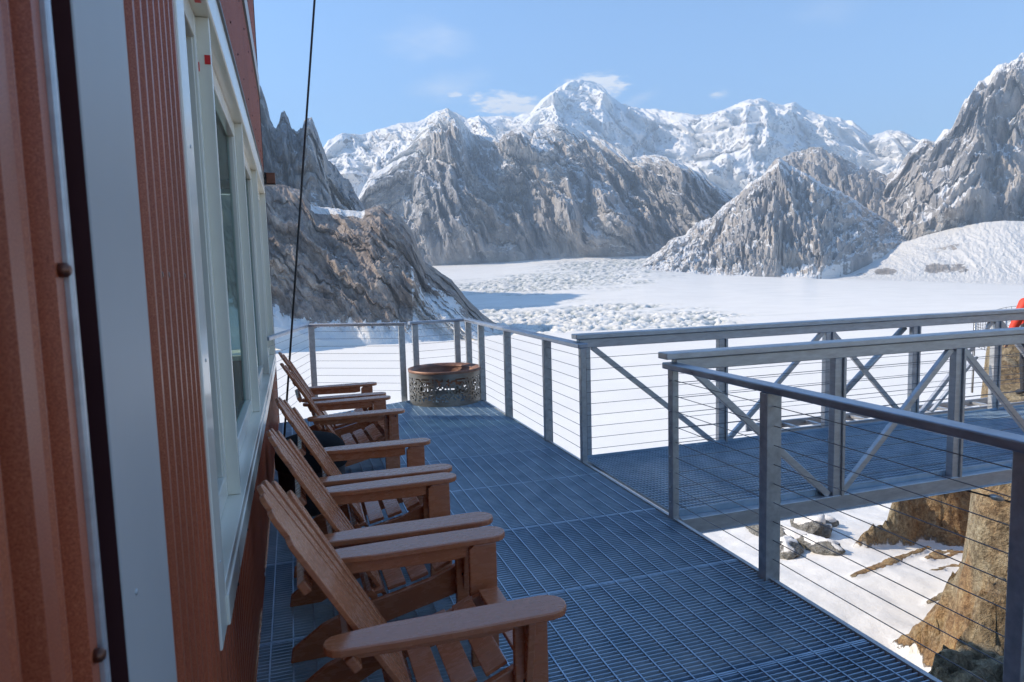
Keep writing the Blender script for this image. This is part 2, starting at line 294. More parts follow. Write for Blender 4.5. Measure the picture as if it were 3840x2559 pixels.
# ------------------------------------------------------------ far mountains
RANGES={
'near_ridge': dict(top=[(-7.075, 0.18108), (-4.178, 0.15527), (-2.978, 0.14447), (-1.374, 0.13352), (-0.16, 0.13093), (1.124, 0.12412), (1.586, 0.11352), (2.117, 0.10283), (3.717, 0.0986), (5.753, 0.09416), (6.458, 0.09953), (7.227, 0.10185), (8.186, 0.09496), (9.037, 0.08434), (9.702, 0.0669), (10.175, 0.04196), (10.664, 0.02183), (11.537, 0.01205), (12.939, -0.00622), (14.149, -0.03531), (15.385, -0.05633), (16.812, -0.07626), (18.249, -0.09495), (19.7, -0.10655)],
  base=[(-8.009, -0.06161), (-2.022, -0.05856), (0.178, -0.06962), (2.156, -0.08372), (6.994, -0.09543), (11.288, -0.10121), (14.931, -0.10416), (17.864, -0.10636), (19.697, -0.10849)]),
'spires': dict(top=[(-9.901, 0.32129), (-5.71, 0.30887), (-2.48, 0.28645), (-1.336, 0.25688), (-1.023, 0.2373), (-0.836, 0.21747), (-0.485, 0.20797), (-0.215, 0.21218), (-0.022, 0.2221), (0.247, 0.22576), (0.494, 0.22248), (0.676, 0.20874), (1.052, 0.20432), (1.509, 0.20458), (1.677, 0.21631), (1.954, 0.22112), (2.271, 0.21723), (2.531, 0.20511), (2.875, 0.18766), (3.314, 0.16715), (4.195, 0.14652), (4.847, 0.13762), (5.317, 0.12261), (5.945, 0.10141), (6.579, 0.08002), (7.369, 0.04916)],
  base=[(-11.003, 0.05264), (-1.651, 0.05153), (2.862, 0.03839), (7.305, 0.0245)]),
'left_snow': dict(top=[(1.23, 0.1577), (2.773, 0.17585), (3.39, 0.19256), (4.527, 0.20299), (6.048, 0.20167), (7.782, 0.20857), (9.188, 0.21712), (10.589, 0.21959), (12.022, 0.23275), (12.911, 0.23687), (13.778, 0.22951), (14.647, 0.22147), (15.542, 0.22544), (16.929, 0.20555)],
  base=[(1.062, 0.10459), (4.805, 0.12261), (8.286, 0.13454), (16.804, 0.13228)]),
'massif': dict(top=[(3.164, 0.02613), (4.291, 0.06226), (5.266, 0.10451), (6.019, 0.12862), (6.576, 0.14369), (7.64, 0.15394), (8.366, 0.16601), (9.803, 0.18288), (11.086, 0.20695), (12.183, 0.22613), (13.083, 0.23505), (13.778, 0.22951), (14.187, 0.22159), (14.796, 0.20631), (15.842, 0.19505), (16.915, 0.19706), (17.998, 0.20507), (19.075, 0.21057), (20.856, 0.2125), (22.1, 0.21463), (22.979, 0.20971), (23.852, 0.20114), (24.725, 0.19314), (25.77, 0.18435), (26.808, 0.17131), (27.842, 0.15646), (28.882, 0.15903), (30.593, 0.1554), (31.945, 0.14496), (32.95, 0.13492), (34.278, 0.11745), (35.593, 0.09951), (37.54, 0.06821), (39.455, 0.03156)],
  base=[(3.119, 0.01092), (10.828, 0.0155), (16.971, 0.0183), (22.411, 0.02253), (28.813, 0.02156), (32.94, 0.01189), (39.476, -0.00353)]),
'high_peak': dict(top=[(13.378, 0.20666), (15.538, 0.22303), (16.963, 0.22491), (18.38, 0.22184), (19.808, 0.22526), (20.538, 0.23986), (21.33, 0.25011), (22.33, 0.25951), (23.04, 0.26546), (23.92, 0.26821), (24.792, 0.26614), (25.658, 0.25926), (26.341, 0.24543), (27.199, 0.23375), (28.573, 0.22617), (30.275, 0.21807), (31.623, 0.2127), (32.956, 0.20844), (34.274, 0.21107), (35.572, 0.21586), (36.69, 0.2219), (37.48, 0.22327), (37.951, 0.2218), (38.733, 0.21465), (39.504, 0.21313), (40.265, 0.21383), (40.723, 0.20732), (41.478, 0.19912), (43.25, 0.18995), (44.119, 0.18376), (44.842, 0.17141), (45.274, 0.16297), (45.968, 0.16531), (46.651, 0.16813), (47.472, 0.16212), (48.288, 0.1509), (49.344, 0.14502), (51.915, 0.11412)],
  base=[(13.227, 0.13359), (26.069, 0.12041), (36.248, 0.08119), (45.356, 0.09325), (51.99, 0.07319)]),
'pyramid': dict(top=[(27.046, 0.00764), (28.809, 0.01415), (30.207, 0.03058), (31.072, 0.04468), (32.097, 0.04883), (32.944, 0.06508), (34.281, 0.07234), (35.104, 0.08821), (36.243, 0.10116), (36.947, 0.11554), (37.837, 0.12139), (38.399, 0.13389), (38.832, 0.14301), (39.11, 0.14659), (39.392, 0.14218), (39.859, 0.13466), (40.935, 0.1229), (41.847, 0.11259), (42.449, 0.10502), (43.34, 0.0971), (44.223, 0.08594), (45.383, 0.07016), (46.801, 0.05432), (48.452, 0.03964), (50.044, 0.03121), (51.591, 0.01937)],
  base=[(27.043, 0.0039), (28.802, 0.00055), (30.887, -0.00417), (32.938, -0.00759), (36.271, -0.01033), (39.482, -0.0141), (41.648, -0.01443), (43.139, -0.00077), (45.453, 0.0114), (48.21, 0.02152), (51.598, 0.01572)]),
'back_ridge': dict(top=[(35.923, 0.0815), (38.464, 0.12806), (39.39, 0.1456), (40.154, 0.15177), (40.913, 0.15278), (41.452, 0.15636), (42.11, 0.15355), (42.56, 0.14611), (43.002, 0.14425), (43.532, 0.13893), (44.031, 0.13148), (45.039, 0.12325), (46.449, 0.11226), (46.992, 0.11675), (48.081, 0.11064), (49.695, 0.08696), (51.28, 0.0535)],
  base=[(35.939, 0.01021), (42.516, 0.02926), (48.186, 0.03828), (51.308, 0.03787)]),
'right_massif': dict(top=[(41.878, 0.0753), (44.231, 0.07817), (46.455, 0.10794), (47.124, 0.12027), (47.513, 0.1329), (48.031, 0.14512), (48.813, 0.15135), (49.339, 0.14814), (49.839, 0.15686), (50.336, 0.16341), (50.572, 0.17303), (50.876, 0.18493), (51.398, 0.19708), (51.749, 0.20504), (52.097, 0.21292), (52.68, 0.22042), (53.255, 0.2268), (53.828, 0.22967), (54.511, 0.22917), (56.263, 0.23305), (59.311, 0.24321), (63.201, 0.16705), (66.754, 0.07398)],
  base=[(41.944, -0.00475), (46.589, 0.00404), (49.797, 0.02347), (52.075, 0.02675), (54.58, 0.00939), (59.967, -0.01323), (67.067, -0.02452)]),
'icefall': dict(top=[(41.494, -0.01263), (44.019, 0.00329), (46.568, 0.02059), (48.991, 0.03484), (51.046, 0.04335), (52.285, 0.04664), (53.491, 0.04728), (54.505, 0.04557), (56.686, 0.04682), (61.783, 0.03117)],
  base=[(41.497, -0.01668), (45.49, -0.01992), (50.91, -0.02498), (54.659, -0.02907), (56.866, -0.0325), (61.981, -0.04141)]),
}

def make_range(name, rb, rt, nu, nv, mat, spur=.35, freq=3.0, lean=.6, snow0=.0, snow_alt=.0, seed=1, prof=1.0, label='', fine=.05, gully=.5, warp=.3, back=.6, crown=0.0, gsnow=.0, flat=True, far=0, fan=0, apex=40, snow_bias=None, skyline=.012):
    T = RANGES[name]
    ta = np.array([p[0] for p in T['top']]); te = np.array([p[1] for p in T['top']])
    ba = np.array([p[0] for p in T['base']]); be = np.array([p[1] for p in T['base']])
    a = np.linspace(ta[0], ta[-1], nu); t = np.concatenate([np.linspace(0, 1, nv), 1+np.linspace(0, back, max(nv//6, 4))[1:]])
    A, TT = np.meshgrid(a, t, indexing='ij')
    tt = np.interp(A, ta, te); tb = np.interp(A, ba, be)
    shift = (far*smooth(41.2, 49, A)) if far else 0*A
    RB = rb + shift; RTT = (rt+shift)*(1+.05*fbm(A*.12, A*0, 2, seed))
    zb = CAM_H + RB*tb - 2; zt = CAM_H + RTT*tt
    H = np.maximum(zt-zb, 2); Hm = float(np.median(H[:,0]))
    tf = np.minimum(TT, 1)
    s = np.radians(A)*rt/Hm                                   # distance along the range in units of its height
    sc_ = math.radians(apex)*rt/Hm
    wx = s + warp*fbm(s*1.3, tf*1.2, 3, seed+9) + lean*tf
    if fan: wx = sc_ + (s-sc_)/(1-fan*tf) + warp*fbm(s*1.3, tf*1.2, 3, seed+9)
    big = ridged(wx*freq*.42, tf*.55+seed, 2, seed+1, .55)
    mid = ridged(wx*freq, tf*1.1, 3, seed+2, .55)
    sml = ridged(wx*freq*3.1, tf*3.0, 4, seed+4, .6)
    f1_, f2_, c1_ = worley(wx*freq*2.3+.3*sml, tf*3.2+.4*mid, seed)
    blk = (c1_-.5)*.5 - .5*np.clip(1-(f2_-f1_)*3, 0, 1)
    big = .5*big + .5*(1-2*np.abs(((wx*freq*.5+.25*fbm(s,tf,2,seed+60)) % 1)-.5)*1.15)
    rr = .62*big + .42*mid + .20*sml + .20*blk
    w = np.clip(tf*5, 0, 1)*(.3+.7*np.clip((1-tf)*4.5, 0, 1))
    prof_t = tf**prof
    Rr = RB + (RTT-RB)*tf - spur*Hm*(rr-.35)*w
    Rr = Rr + (TT-tf)*(RTT-RB)
    Z = zb + H*prof_t
    Z = Z + H*.10*gully*(mid-.4)*np.clip(tf*4,0,1)*np.clip((1-tf)*4,0,1)
    Z = Z + H*fine*fbm(s*14, tf*14, 4, seed+7)*np.clip(tf*8,0,1)*np.clip((1-tf)*6,.0,1)
    Z = Z + Hm*skyline*(fbm(s*16, tf*10, 4, seed+12))*np.clip(tf*6-4.5,0,1)
    Z = Z - (TT-tf)*H*1.3
    ar = np.radians(A) + .012*fbm(s*5, tf*7, 3, seed+20)*w*(Hm/rt)
    X = Rr*np.sin(ar); Y = Rr*np.cos(ar)
    Z[:,0] -= 12 + .01*RB[:,0]; X[:,0] *= .997; Y[:,0] *= .997
    nz, nn = normal_z(X, Y, Z); nz[:,:3] = nz[:,3:4]
    alt = (Z - zb.min())/(zt.max()-zb.min())
    base_alt = prof_t
    snow = snow0 + (nz-.55)*1.3 + snow_alt*(alt-.5) + .35*fbm(s*4, tf*6, 4, seed+30) + crown*np.clip((base_alt-.78)*4, 0, 1) + .25*(sml-.4)*-1 + gsnow*np.clip((.42-mid)*3, 0, 1.2)*np.clip(1.25-tf,0,1)
    if snow_bias is not None: snow = snow + snow_bias(A, tf, s)
    return grid_obj(name, X, Y, Z, mat, {'snow': snow}, label=label, smoothf=not flat)
M_near = range_mat('brown_ridge_rock', (.23,.195,.18), (.37,.315,.28), (.52,.44,.37), (.82,.81,.79), 1, (1,1,.5), .045, 3.0, .35)
M_rock = range_mat('granite_rock', (.33,.33,.345), (.46,.45,.44), (.60,.54,.475), (.84,.83,.81), 1, (1,1,.30), .006, 20.0, .34, .7)
M_pyr = range_mat('grey_granite', (.31,.31,.315), (.44,.425,.41), (.58,.52,.45), (.84,.83,.81), 1, (1,1,.35), .008, 16.0, .26, .75)
M_high = range_mat('snowy_peak_rock', (.20,.20,.22), (.30,.29,.29), (.38,.35,.32), (.86,.85,.83), 1, (1,1,.5), .0035, 10.0, .30, .22)
M_ice = range_mat('icefall_snow', (.30,.27,.24), (.42,.39,.36), (.50,.46,.40), (.82,.80,.76), 1, (1,1,.5), .012, 12.0, .4, .5)
make_range('near_ridge', 645, 860, 560, 210, M_near, spur=.46, freq=1.5, lean=1.2, snow0=-.15, seed=3, prof=.95, gully=.8, fine=.06, skyline=.01,
   label='dark brown rocky ridge rising from the glacier at left',
   snow_bias=lambda A,t,s: 1.6*((A>9.5)&(A<60))*np.clip(.62-t+.3*fbm(s*2,t*2,3,6),0,1)*2.5 + 1.5*np.clip(.16-t+.12*fbm(s*3,t*3,3,5),0,1)*10 + 1.3*(t>.93)*((A>1.8)&(A<6.0)))
make_range('spires', 1250, 1600, 420, 180, M_rock, spur=.7, freq=2.2, lean=.3, snow0=.12, gsnow=.3, seed=5, gully=.7, label='jagged dark rock spires behind the left ridge', skyline=.05)
make_range('left_snow', 4300, 5000, 300, 120, M_high, spur=.7, freq=1.6, lean=.5, snow0=1.05, seed=8, flat=False, fine=.03, label='snow covered crest left of the rock massif')
make_range('massif', 3000, 3720, 820, 270, M_rock, spur=1.05, freq=1.7, lean=.9, snow0=.33, snow_alt=.9, seed=12, crown=.5, gsnow=.6, gully=.9, fine=.05, label='broad fluted granite massif with snow gullies in the centre')
make_range('high_peak', 6600, 8200, 600, 180, M_high, spur=1.0, freq=1.0, lean=.3, snow0=1.05, snow_alt=.1, seed=21, gully=.6, fine=.018, flat=False, label='high snow covered peaks on the skyline')
make_range('pyramid', 2150, 2750, 560, 240, M_pyr, spur=.95, freq=.95, lean=.5, fan=.12, apex=39.3, snow0=.25, gsnow=.3, seed=31, far=520, gully=.8, fine=.10, skyline=.045, label='grey rock pyramid with snow patches in front of the high peaks',
   snow_bias=lambda A,t,s: 1.0*(t>.955)*(A>39.2)*(A<47) + .55*(np.sin((t*5+s*.9+fbm(s*2,t*2,3,4)*1.1)*2*math.pi) > .86))
make_range('back_ridge', 2950, 3450, 420, 180, M_pyr, spur=.5, freq=1.8, lean=.3, snow0=.10, gsnow=.3, seed=37, gully=.8, fine=.08, skyline=.03, label='blocky grey cliffs behind the snow ramp of the rock pyramid')
make_range('right_massif', 2750, 3400, 480, 240, M_pyr, spur=.85, freq=1.4, lean=-.3, snow0=.22, gsnow=.3, seed=41, gully=.8, fine=.09, skyline=.055, label='steep dark granite mountain at the right edge',
   snow_bias=lambda A,t,s: .45*(np.sin((t*7+fbm(s*2,t*2,3,4)*1.3)*2*math.pi) > .82)*1.0 + .9*(t>.965))
make_range('icefall', 2150, 2650, 500, 150, M_ice, spur=.05, freq=2.5, lean=.9, snow0=.86, seed=51, gully=.25, fine=.018, label='tumbled icefall descending between the rock pyramid and the right mountain',
   snow_bias=lambda A,t,s: .55*fbm(s*1.1,t*2.2,3,17) - 1.3*np.exp(-((t-.25)/.12)**2)*np.clip(fbm(s*1.1,t*1.5,3,19)*3+.4,0,1) - .9*np.exp(-((t-.62)/.10)**2)*np.clip(fbm(s*1.4,t*1.5,3,29)*3,0,1))
# ------------------------------------------------------------ glacier
def snow_mat(name, dirt=True):
    m, t, b = newmat(name); co = N(t, 'ShaderNodeTexCoord').outputs['Object']
    a = N(t, 'ShaderNodeAttribute'); a.attribute_name = 'dirt'
    n1 = noise(t, co, .02, 6, .6); n2 = noise(t, co, .35, 5, .65)
    base = ramp(t, n1, [(.3, (.80,.775,.725)), (.7, (.86,.835,.78))])
    f = math_(t, 'MULTIPLY', a.outputs['Fac'], math_(t, 'ADD', .55, n2), True)
    mx = N(t, 'ShaderNodeMixRGB'); t.links.new(f, mx.inputs[0]); t.links.new(base, mx.inputs[1]); mx.inputs[2].default_value = (.22,.27,.26,1)
    t.links.new(mx.outputs[0], b.inputs['Base Color']); b.inputs['Roughness'].default_value = .8; b.inputs['Specular IOR Level'].default_value = .1
    bump(t, b, n2, .5, .5); return m
SNOW = snow_mat('glacier_snow')
az = np.concatenate([np.linspace(-180, -26, 40)[:-1], np.linspace(-26, 62, 640), np.linspace(62, 180, 40)[1:]])
rr_ = np.concatenate([np.geomspace(25, 300, 40)[:-1], np.geomspace(300, 3100, 360), np.geomspace(3100, 9000, 20)[1:]])
A, RR = np.meshgrid(az, rr_, indexing='ij'); Ar = np.radians(A)
gx = RR*np.sin(Ar); gy = RR*np.cos(Ar)
def base_of(name, rb):
    T = RANGES[name]['base']; return [p[0] for p in T], [CAM_H + rb*p[1] for p in T]
am, zm = base_of('massif', 3000); ap, zp = base_of('pyramid', 2150); ai, zi = base_of('icefall', 2150)
zm_, zp_, zi_ = np.interp(A, am, zm), np.interp(A, ap, zp), np.interp(A, ai, zi)
kA = smooth(31.5, 34.5, A); kB = smooth(40.8, 42.0, A)
rbase = 3000*(1-kA) + kA*(2150*(1-kB) + 2150*kB); zbase = zm_*(1-kA) + kA*(zp_*(1-kB) + zi_*kB)
zbase = -60 + (zbase+60)*smooth(-30, 0, A)
gt = np.clip((RR-950)/(rbase-950), 0, 1)
gz = -60 + (zbase+60)*gt**1.25 + 1.2*fbm(gx/120, gy/120, 3, 4)
def blob(azc, r0, wa, wr, rot=0): 
    return np.exp(-((A-azc)/wa)**2 - (np.log(RR/r0)/wr)**2)
mask = 1.25*blob(26, 930, 11, .27) + .8*blob(17, 760, 5, .15) + 1.25*blob(20, 1750, 10, .20) + 1.3*blob(27, 2500, 7, .16) + .7*blob(13, 1050, 4, .2) + .35*blob(33, 720, 4, .2) + .3*blob(40, 2000, 14, .08)
mask = mask*(.55+.9*fbm(gx/160, gy/60, 4, 14)+.25)
wx_, wy_ = gx + 14*fbm(gx/60, gy/60, 2, 2), gy + 14*fbm(gx/60, gy/60, 2, 6)
f1, f2, cid = worley(wx_/24+wy_/80, wy_/15, 3)
cre = np.clip(1-(f2-f1)*3.2, 0, 1); mk = smooth(.35, .75, mask)
lump = ridged(gx/30, gy/16, 4, 8)
gz = gz + mk*(6.5*(lump-.45) - 6.0*cre)
dabs = np.clip((fbm(gx/26, gy/9, 4, 23)-.12)*5, 0, 1)
gz = gz + mk*dabs*-3.0
bands = np.clip((fbm(gx/210+gy/900, gy/26, 4, 77)-.15)*2.2, 0, 1)*smooth(500, 900, RR)
dirt = .16*bands + (RR < 3000)*np.clip(mk*dabs*.9 + mk*(.85*cre + .9*np.clip(.42-lump,0,1)*2), 0, 1) 
glac = grid_obj('glacier', gx, gy, gz, SNOW, {'dirt': dirt}, label='broad white glacier with crevassed patches filling the valley')
# ------------------------------------------------------------ near terrain
def near_mat(name='near_snow_and_rock', grey=False):
    m, t, b = newmat(name); co = N(t, 'ShaderNodeTexCoord').outputs['Object']
    a = N(t, 'ShaderNodeAttribute'); a.attribute_name = 'rock'
    h = N(t, 'ShaderNodeAttribute'); h.attribute_name = 'hue'
    n1 = noise(t, co, .55, 6, .65, .4); n2 = noise(t, co, 3.5, 7, .72); n3 = noise(t, co, 14, 5, .7)
    vo = N(t, 'ShaderNodeTexVoronoi'); vo.feature = 'DISTANCE_TO_EDGE'; vo.inputs['Scale'].default_value = 2.6
    wv = N(t, 'ShaderNodeTexNoise'); wv.inputs['Scale'].default_value = 1.5; wv.inputs['Detail'].default_value = 5; t.links.new(co, wv.inputs['Vector'])
    va = N(t, 'ShaderNodeVectorMath', operation='MULTIPLY_ADD'); t.links.new(wv.outputs['Color'], va.inputs[0]); va.inputs[1].default_value = (1.6,1.6,1.6); t.links.new(co, va.inputs[2]); t.links.new(va.outputs[0], vo.inputs['Vector'])
    tan = ramp(t, n2, [(.3, (.22,.175,.115)), (.5, (.46,.38,.26)), (.72, (.60,.54,.41))])
    org = ramp(t, n2, [(.3, (.24,.12,.06)), (.5, (.52,.28,.12)), (.72, (.64,.46,.22))])
    if grey:
        tan = ramp(t, n2, [(.3, (.20,.19,.175)), (.5, (.36,.35,.325)), (.72, (.50,.49,.46))]); org = tan
    mh = N(t, 'ShaderNodeMixRGB'); f = math_(t, 'ADD', h.outputs['Fac'], math_(t, 'MULTIPLY', math_(t, 'SUBTRACT', n1, .5), 3.0), True)
    t.links.new(f, mh.inputs[0]); t.links.new(tan, mh.inputs[1]); t.links.new(org, mh.inputs[2])
    cr = ramp(t, vo.outputs['Distance'], [(.0, (.45,.42,.4)), (.06, (1,1,1))])
    mc = N(t, 'ShaderNodeMixRGB'); mc.blend_type = 'MULTIPLY'; mc.inputs[0].default_value = .35; t.links.new(mh.outputs[0], mc.inputs[1]); t.links.new(cr, mc.inputs[2])
    g2 = ramp(t, n3, [(.3, (.6,.6,.6)), (.7, (1.25,1.25,1.2))])
    md = N(t, 'ShaderNodeMixRGB'); md.blend_type = 'MULTIPLY'; md.inputs[0].default_value = 1; t.links.new(mc.outputs[0], md.inputs[1]); t.links.new(g2, md.inputs[2])
    snowc = ramp(t, n2, [(.3, (.77,.745,.70)), (.7, (.85,.825,.775))])
    s = math_(t, 'ADD', a.outputs['Fac'], math_(t, 'MULTIPLY', math_(t, 'SUBTRACT', n2, .5), .9))
    mr = N(t, 'ShaderNodeMapRange'); mr.inputs['From Min'].default_value = .44; mr.inputs['From Max'].default_value = .56; t.links.new(s, mr.inputs['Value'])
    mx = N(t, 'ShaderNodeMixRGB'); t.links.new(mr.outputs[0], mx.inputs[0]); t.links.new(snowc, mx.inputs[1]); t.links.new(md.outputs[0], mx.inputs[2])
    t.links.new(mx.outputs[0], b.inputs['Base Color']); b.inputs['Roughness'].default_value = .8; b.inputs['Specular IOR Level'].default_value = .15
    hb = math_(t, 'MULTIPLY', math_(t, 'ADD', n2, math_(t, 'MULTIPLY', n3, .6)), math_(t, 'ADD', .10, mr.outputs[0])); bump(t, b, hb, 1.0, .13); return m
NEAR = near_mat(); NEARG = near_mat('grey_boulder_rock', True)
def axis(lo, f0, f1, hi, step):
    L = f0 - np.geomspace(.3, f0-lo, 26)[::-1] if lo < f0 else np.array([])
    H_ = f1 + np.geomspace(.3, hi-f1, 26)
    return np.concatenate([L, np.arange(f0, f1, step), H_])
xs = axis(-120, -3, 22, 130, .075); ys = axis(-120, -2, 24, 130, .075)
X, Y = np.meshgrid(xs, ys, indexing='ij')
r0 = np.hypot(X-2, Y-2)
Zs = -4.75 - .085*np.clip(r0-10, 0, 1e9) - .75*np.clip(r0-25, 0, 1e9) - .02*np.clip(r0-25,0,1e9)
Zs = np.maximum(Zs, -64) + .35*fbm(X/5, Y/5, 4, 3)*smooth(3, 9, r0)
deckm = smooth(4.2, 2.6, X)*smooth(11, 8.5, Y)
Zs = Zs*(1-deckm) + (-3.0 + .25*fbm(X/1.2, Y/1.2, 4, 6))*deckm
POLY = {'streak': [(10.92, 11.15), (11.48, 11.35), (12.3, 11.6), (12.86, 11.89), (13.44, 12.02), (14.02, 12.17), (14.63, 12.42), (14.64, 12.31), (13.84, 12.05), (13.11, 11.79), (12.66, 11.54), (12.11, 11.34), (11.48, 11.2), (11.09, 11.12)], 'streak2': [(11.39, 9.71), (11.93, 9.89), (12.47, 10.08), (13.02, 10.3), (13.12, 10.18), (12.74, 9.98), (12.03, 9.78), (11.67, 9.73)], 'bits': [(13.53, 11.62), (14.52, 12.16), (15.48, 12.18), (15.29, 11.95), (14.44, 11.72), (13.85, 11.68)], 'bits2': [(12.95, 11.01), (13.8, 11.26), (14.3, 11.41), (14.14, 11.21), (13.37, 11.01)], 'cliff_a': [(12.56, 12.71), (12.89, 12.77), (13.36, 12.83), (13.78, 12.97), (14.31, 13.29), (14.88, 13.74), (18.79, 13.52), (17.62, 12.28), (16.48, 12.19), (15.61, 12.28), (15.26, 12.47), (15.08, 12.81), (14.59, 12.64), (14.03, 12.56), (13.51, 12.67), (12.89, 12.55)], 'near_rock': [(15.36, 11.97), (14.83, 11.66), (14.3, 11.41), (13.92, 10.96), (13.62, 10.75), (13.13, 10.63), (12.48, 10.36), (12.73, 10.3), (13.07, 10.31), (12.8, 10.02), (12.32, 9.8), (11.75, 9.64), (11.35, 9.3), (11.15, 9.26), (10.97, 9.1), (10.69, 9.04), (10.48, 9.07), (10.1, 8.79), (9.83, 8.79), (9.6, 8.85), (9.53, 8.76)], 'boulders': [(11.66, 13.93), (12.4, 13.74), (13.28, 13.99), (10.94, 13.02), (11.32, 12.87)]}
near_poly = POLY['near_rock'] + [(9.2,8.1),(8.6,7.0),(8.3,5.4),(8.2,-3),(40,-3),(40,14),(20,12.6)]
w1, w2_, cid = worley((X+.5*Y)/1.1+.4*fbm(X/2,Y/2,3,8), (Y-.35*X)/.65, 5)
w3, w4, cid2 = worley((X+.5*Y)/.38, (Y-.35*X)/.26+.3*fbm(X,Y,2,9), 9)
blocky = (cid-.5)*.55 + (cid2-.5)*.2 - .25*np.clip(1-(w2_-w1)*5, 0, 1) - .07*np.clip(1-(w4-w3)*5,0,1)
rn = .40*fbm(X/1.5, Y/1.5, 6, 11, .6) + 1.0*blocky + .10*(ridged((X+Y)/.5, (Y-X)/.2, 3, 19)-.5)
dN = poly_dist(near_poly, X, Y) + .30*fbm(X/.9, Y/.5, 5, 31) + .25*(cid-.5) - .2
ratio = X/np.clip(Y, .5, None); ratio = np.where(X < 3, 0, ratio)
capN = .35 + 4.45*smooth(1.17, 1.62, ratio + .05*fbm(X/1.3, Y/1.3, 3, 71)) + 2.2*smooth(1.26,1.34,ratio)*np.exp(-((np.hypot(X,Y)-15.5)/2.2)**2)
capN = np.maximum(capN, 4.7*(ratio > 1.40)*(X > 8.2))
hN = np.clip(dN*1.5, 0, None); hN = np.minimum(hN, capN)
dA = poly_dist(POLY['cliff_a'] , X, Y) + .15*fbm(X/.8, Y/.8, 4, 33)
hA = np.minimum(np.clip(dA*4.0, 0, None), 3.6+2.0*smooth(1.2,1.34,ratio))
dL = poly_dist([(5.6,5.1),(6.2,5.75),(6.9,5.85),(7.7,6.15),(8.6,6.3),(9.4,6.5),(9.6,4),(9.6,-3),(4.6,-3),(4.9,3)], X, Y) + .12*fbm(X/.5, Y/.5, 4, 35)
hL = np.minimum(np.clip(dL*9, 0, None), 2.25+.05*Y*0)
Z = Zs.copy(); rock = np.zeros_like(X); hue = np.full_like(X, .35)
hR = np.maximum.reduce([hN, hA, hL])
ins = np.clip(np.maximum.reduce([dN, dA, dL])*2.5, -1, 1)
Z = Z + hR + rn*np.clip(hR*1.5, 0, 1)
rock = np.maximum(rock, np.clip(.5+1.6*ins, 0, 1))
hue = np.where(dN > dA, .62, .22); hue = np.where(dL > np.maximum(dN, dA), .3, hue)
for k, hgt in (('streak', .07), ('streak2', .07), ('bits', .06), ('bits2', .06)):
    d = poly_dist(POLY[k], X, Y) + .05*fbm(X/.3, Y/.3, 3, 40)
    i = np.clip(d*14+.6, 0, 1)
    if k.startswith('bits'): i = i*(ridged(X/.9+Y/1.3, Y/.35-X/.9, 3, 44) > .42)
    Z = Z + i*hgt + i*.12*rn; rock = np.maximum(rock, i*1.0); hue = np.where(i > .3, .45, hue)
rock = np.maximum(rock, deckm)  # dark rock tone under the deck stands in for deep shade below grating
rock = np.where((hR > 1) & (fbm(X/1.6+3, Y/1.6, 4, 50) > .38) & (hA > 1), rock*.35, rock)
hump = -5.2 + 5.6*smooth(1.255, 1.335, ratio + .02*fbm(X/.8, Y/.8, 4, 81))*np.exp(-((np.hypot(X,Y)-14.6)/2.3)**4)
hm = (hump > Z) & (ratio > 1.2) & (hump > -5)
Z = np.where(hm, hump + .5*rn, Z); rock = np.where(hm, 1, rock); hue = np.where(hm, .0, hue)
kp = np.exp(-((X-10.75)**2+(Y-7.45)**2)/.45); Z = Z*(1-kp) + (-.34)*kp
Z = Z + .02*fbm(X/.35, Y/.35, 3, 60)
grid_obj('snow_slope_and_rock_ground', X, Y, Z, NEAR, {'rock': rock, 'hue': hue}, label='snow slope with orange and tan rock below the deck')
from mathutils.bvhtree import BVHTree
def ground_z(x, y):
    i = min(max(np.searchsorted(xs, x), 1), len(xs)-1); j = min(max(np.searchsorted(ys, y), 1), len(ys)-1)
    return float(Z[i, j])
# boulders on the snow
def boulder(x, y, r, sq, label, mat, seed, cat='rock', group=None):
    bm = bmesh.new(); bmesh.ops.create_icosphere(bm, subdivisions=4, radius=1)
    for v in bm.verts:
        c = v.co; n = fbm(np.array([c.x*1.6+seed]), np.array([c.y*1.6+c.z*2.1]), 4, seed)[0]
        k = round((c.x*1.7+c.y*.6)*2+seed) % 3
        v.co = Vector((c.x*r*sq[0], c.y*r*sq[1], c.z*r*sq[2]))*(1+.42*n+.05*k)
    me = bpy.data.meshes.new('boulder'); bm.to_mesh(me); bm.free(); me.materials.append(mat)
    for p in me.polygons: p.use_smooth = True
    at = me.attributes.new('rock', 'FLOAT', 'POINT'); at.data.foreach_set('value', [max(0.,min(1.,(1.15-1.0*max(0, v.co.z/(r*sq[2]))+.3*math.sin(v.co.x*9)))) for v in me.vertices])
    at = me.attributes.new('hue', 'FLOAT', 'POINT'); at.data.foreach_set('value', [-.6]*len(me.vertices))
    o = bpy.data.objects.new('boulder', me); COL.objects.link(o); o.location = (x, y, ground_z(x, y)+r*sq[2]*.25); o.rotation_euler = (0,0,seed)
    tag(o, label, cat, group); return o
G = 'grey boulders sticking out of the snow below the bridge'
boulder(12.35, 13.85, .55, (1.0,.8,.75), 'largest rounded grey boulder at the end of the upper rock band on the snow', NEARG, 1, group=G)
boulder(11.6, 13.75, .5, (1.9,.6,.45), 'long low grey boulder forming the upper band beside the rounded one', NEARG, 2, group=G)
boulder(13.15, 14.3, .3, (1.5,.7,.6), 'small dark stone trailing off right of the rounded boulder', NEARG, 3, group=G)
boulder(10.95, 13.05, .42, (1.3,.7,.6), 'left boulder of the lower pair beside the railing post', NEARG, 4, group=G)
boulder(11.7, 12.75, .42, (1.2,.7,.55), 'right boulder of the lower pair, snow capped', NEARG, 5, group=G)
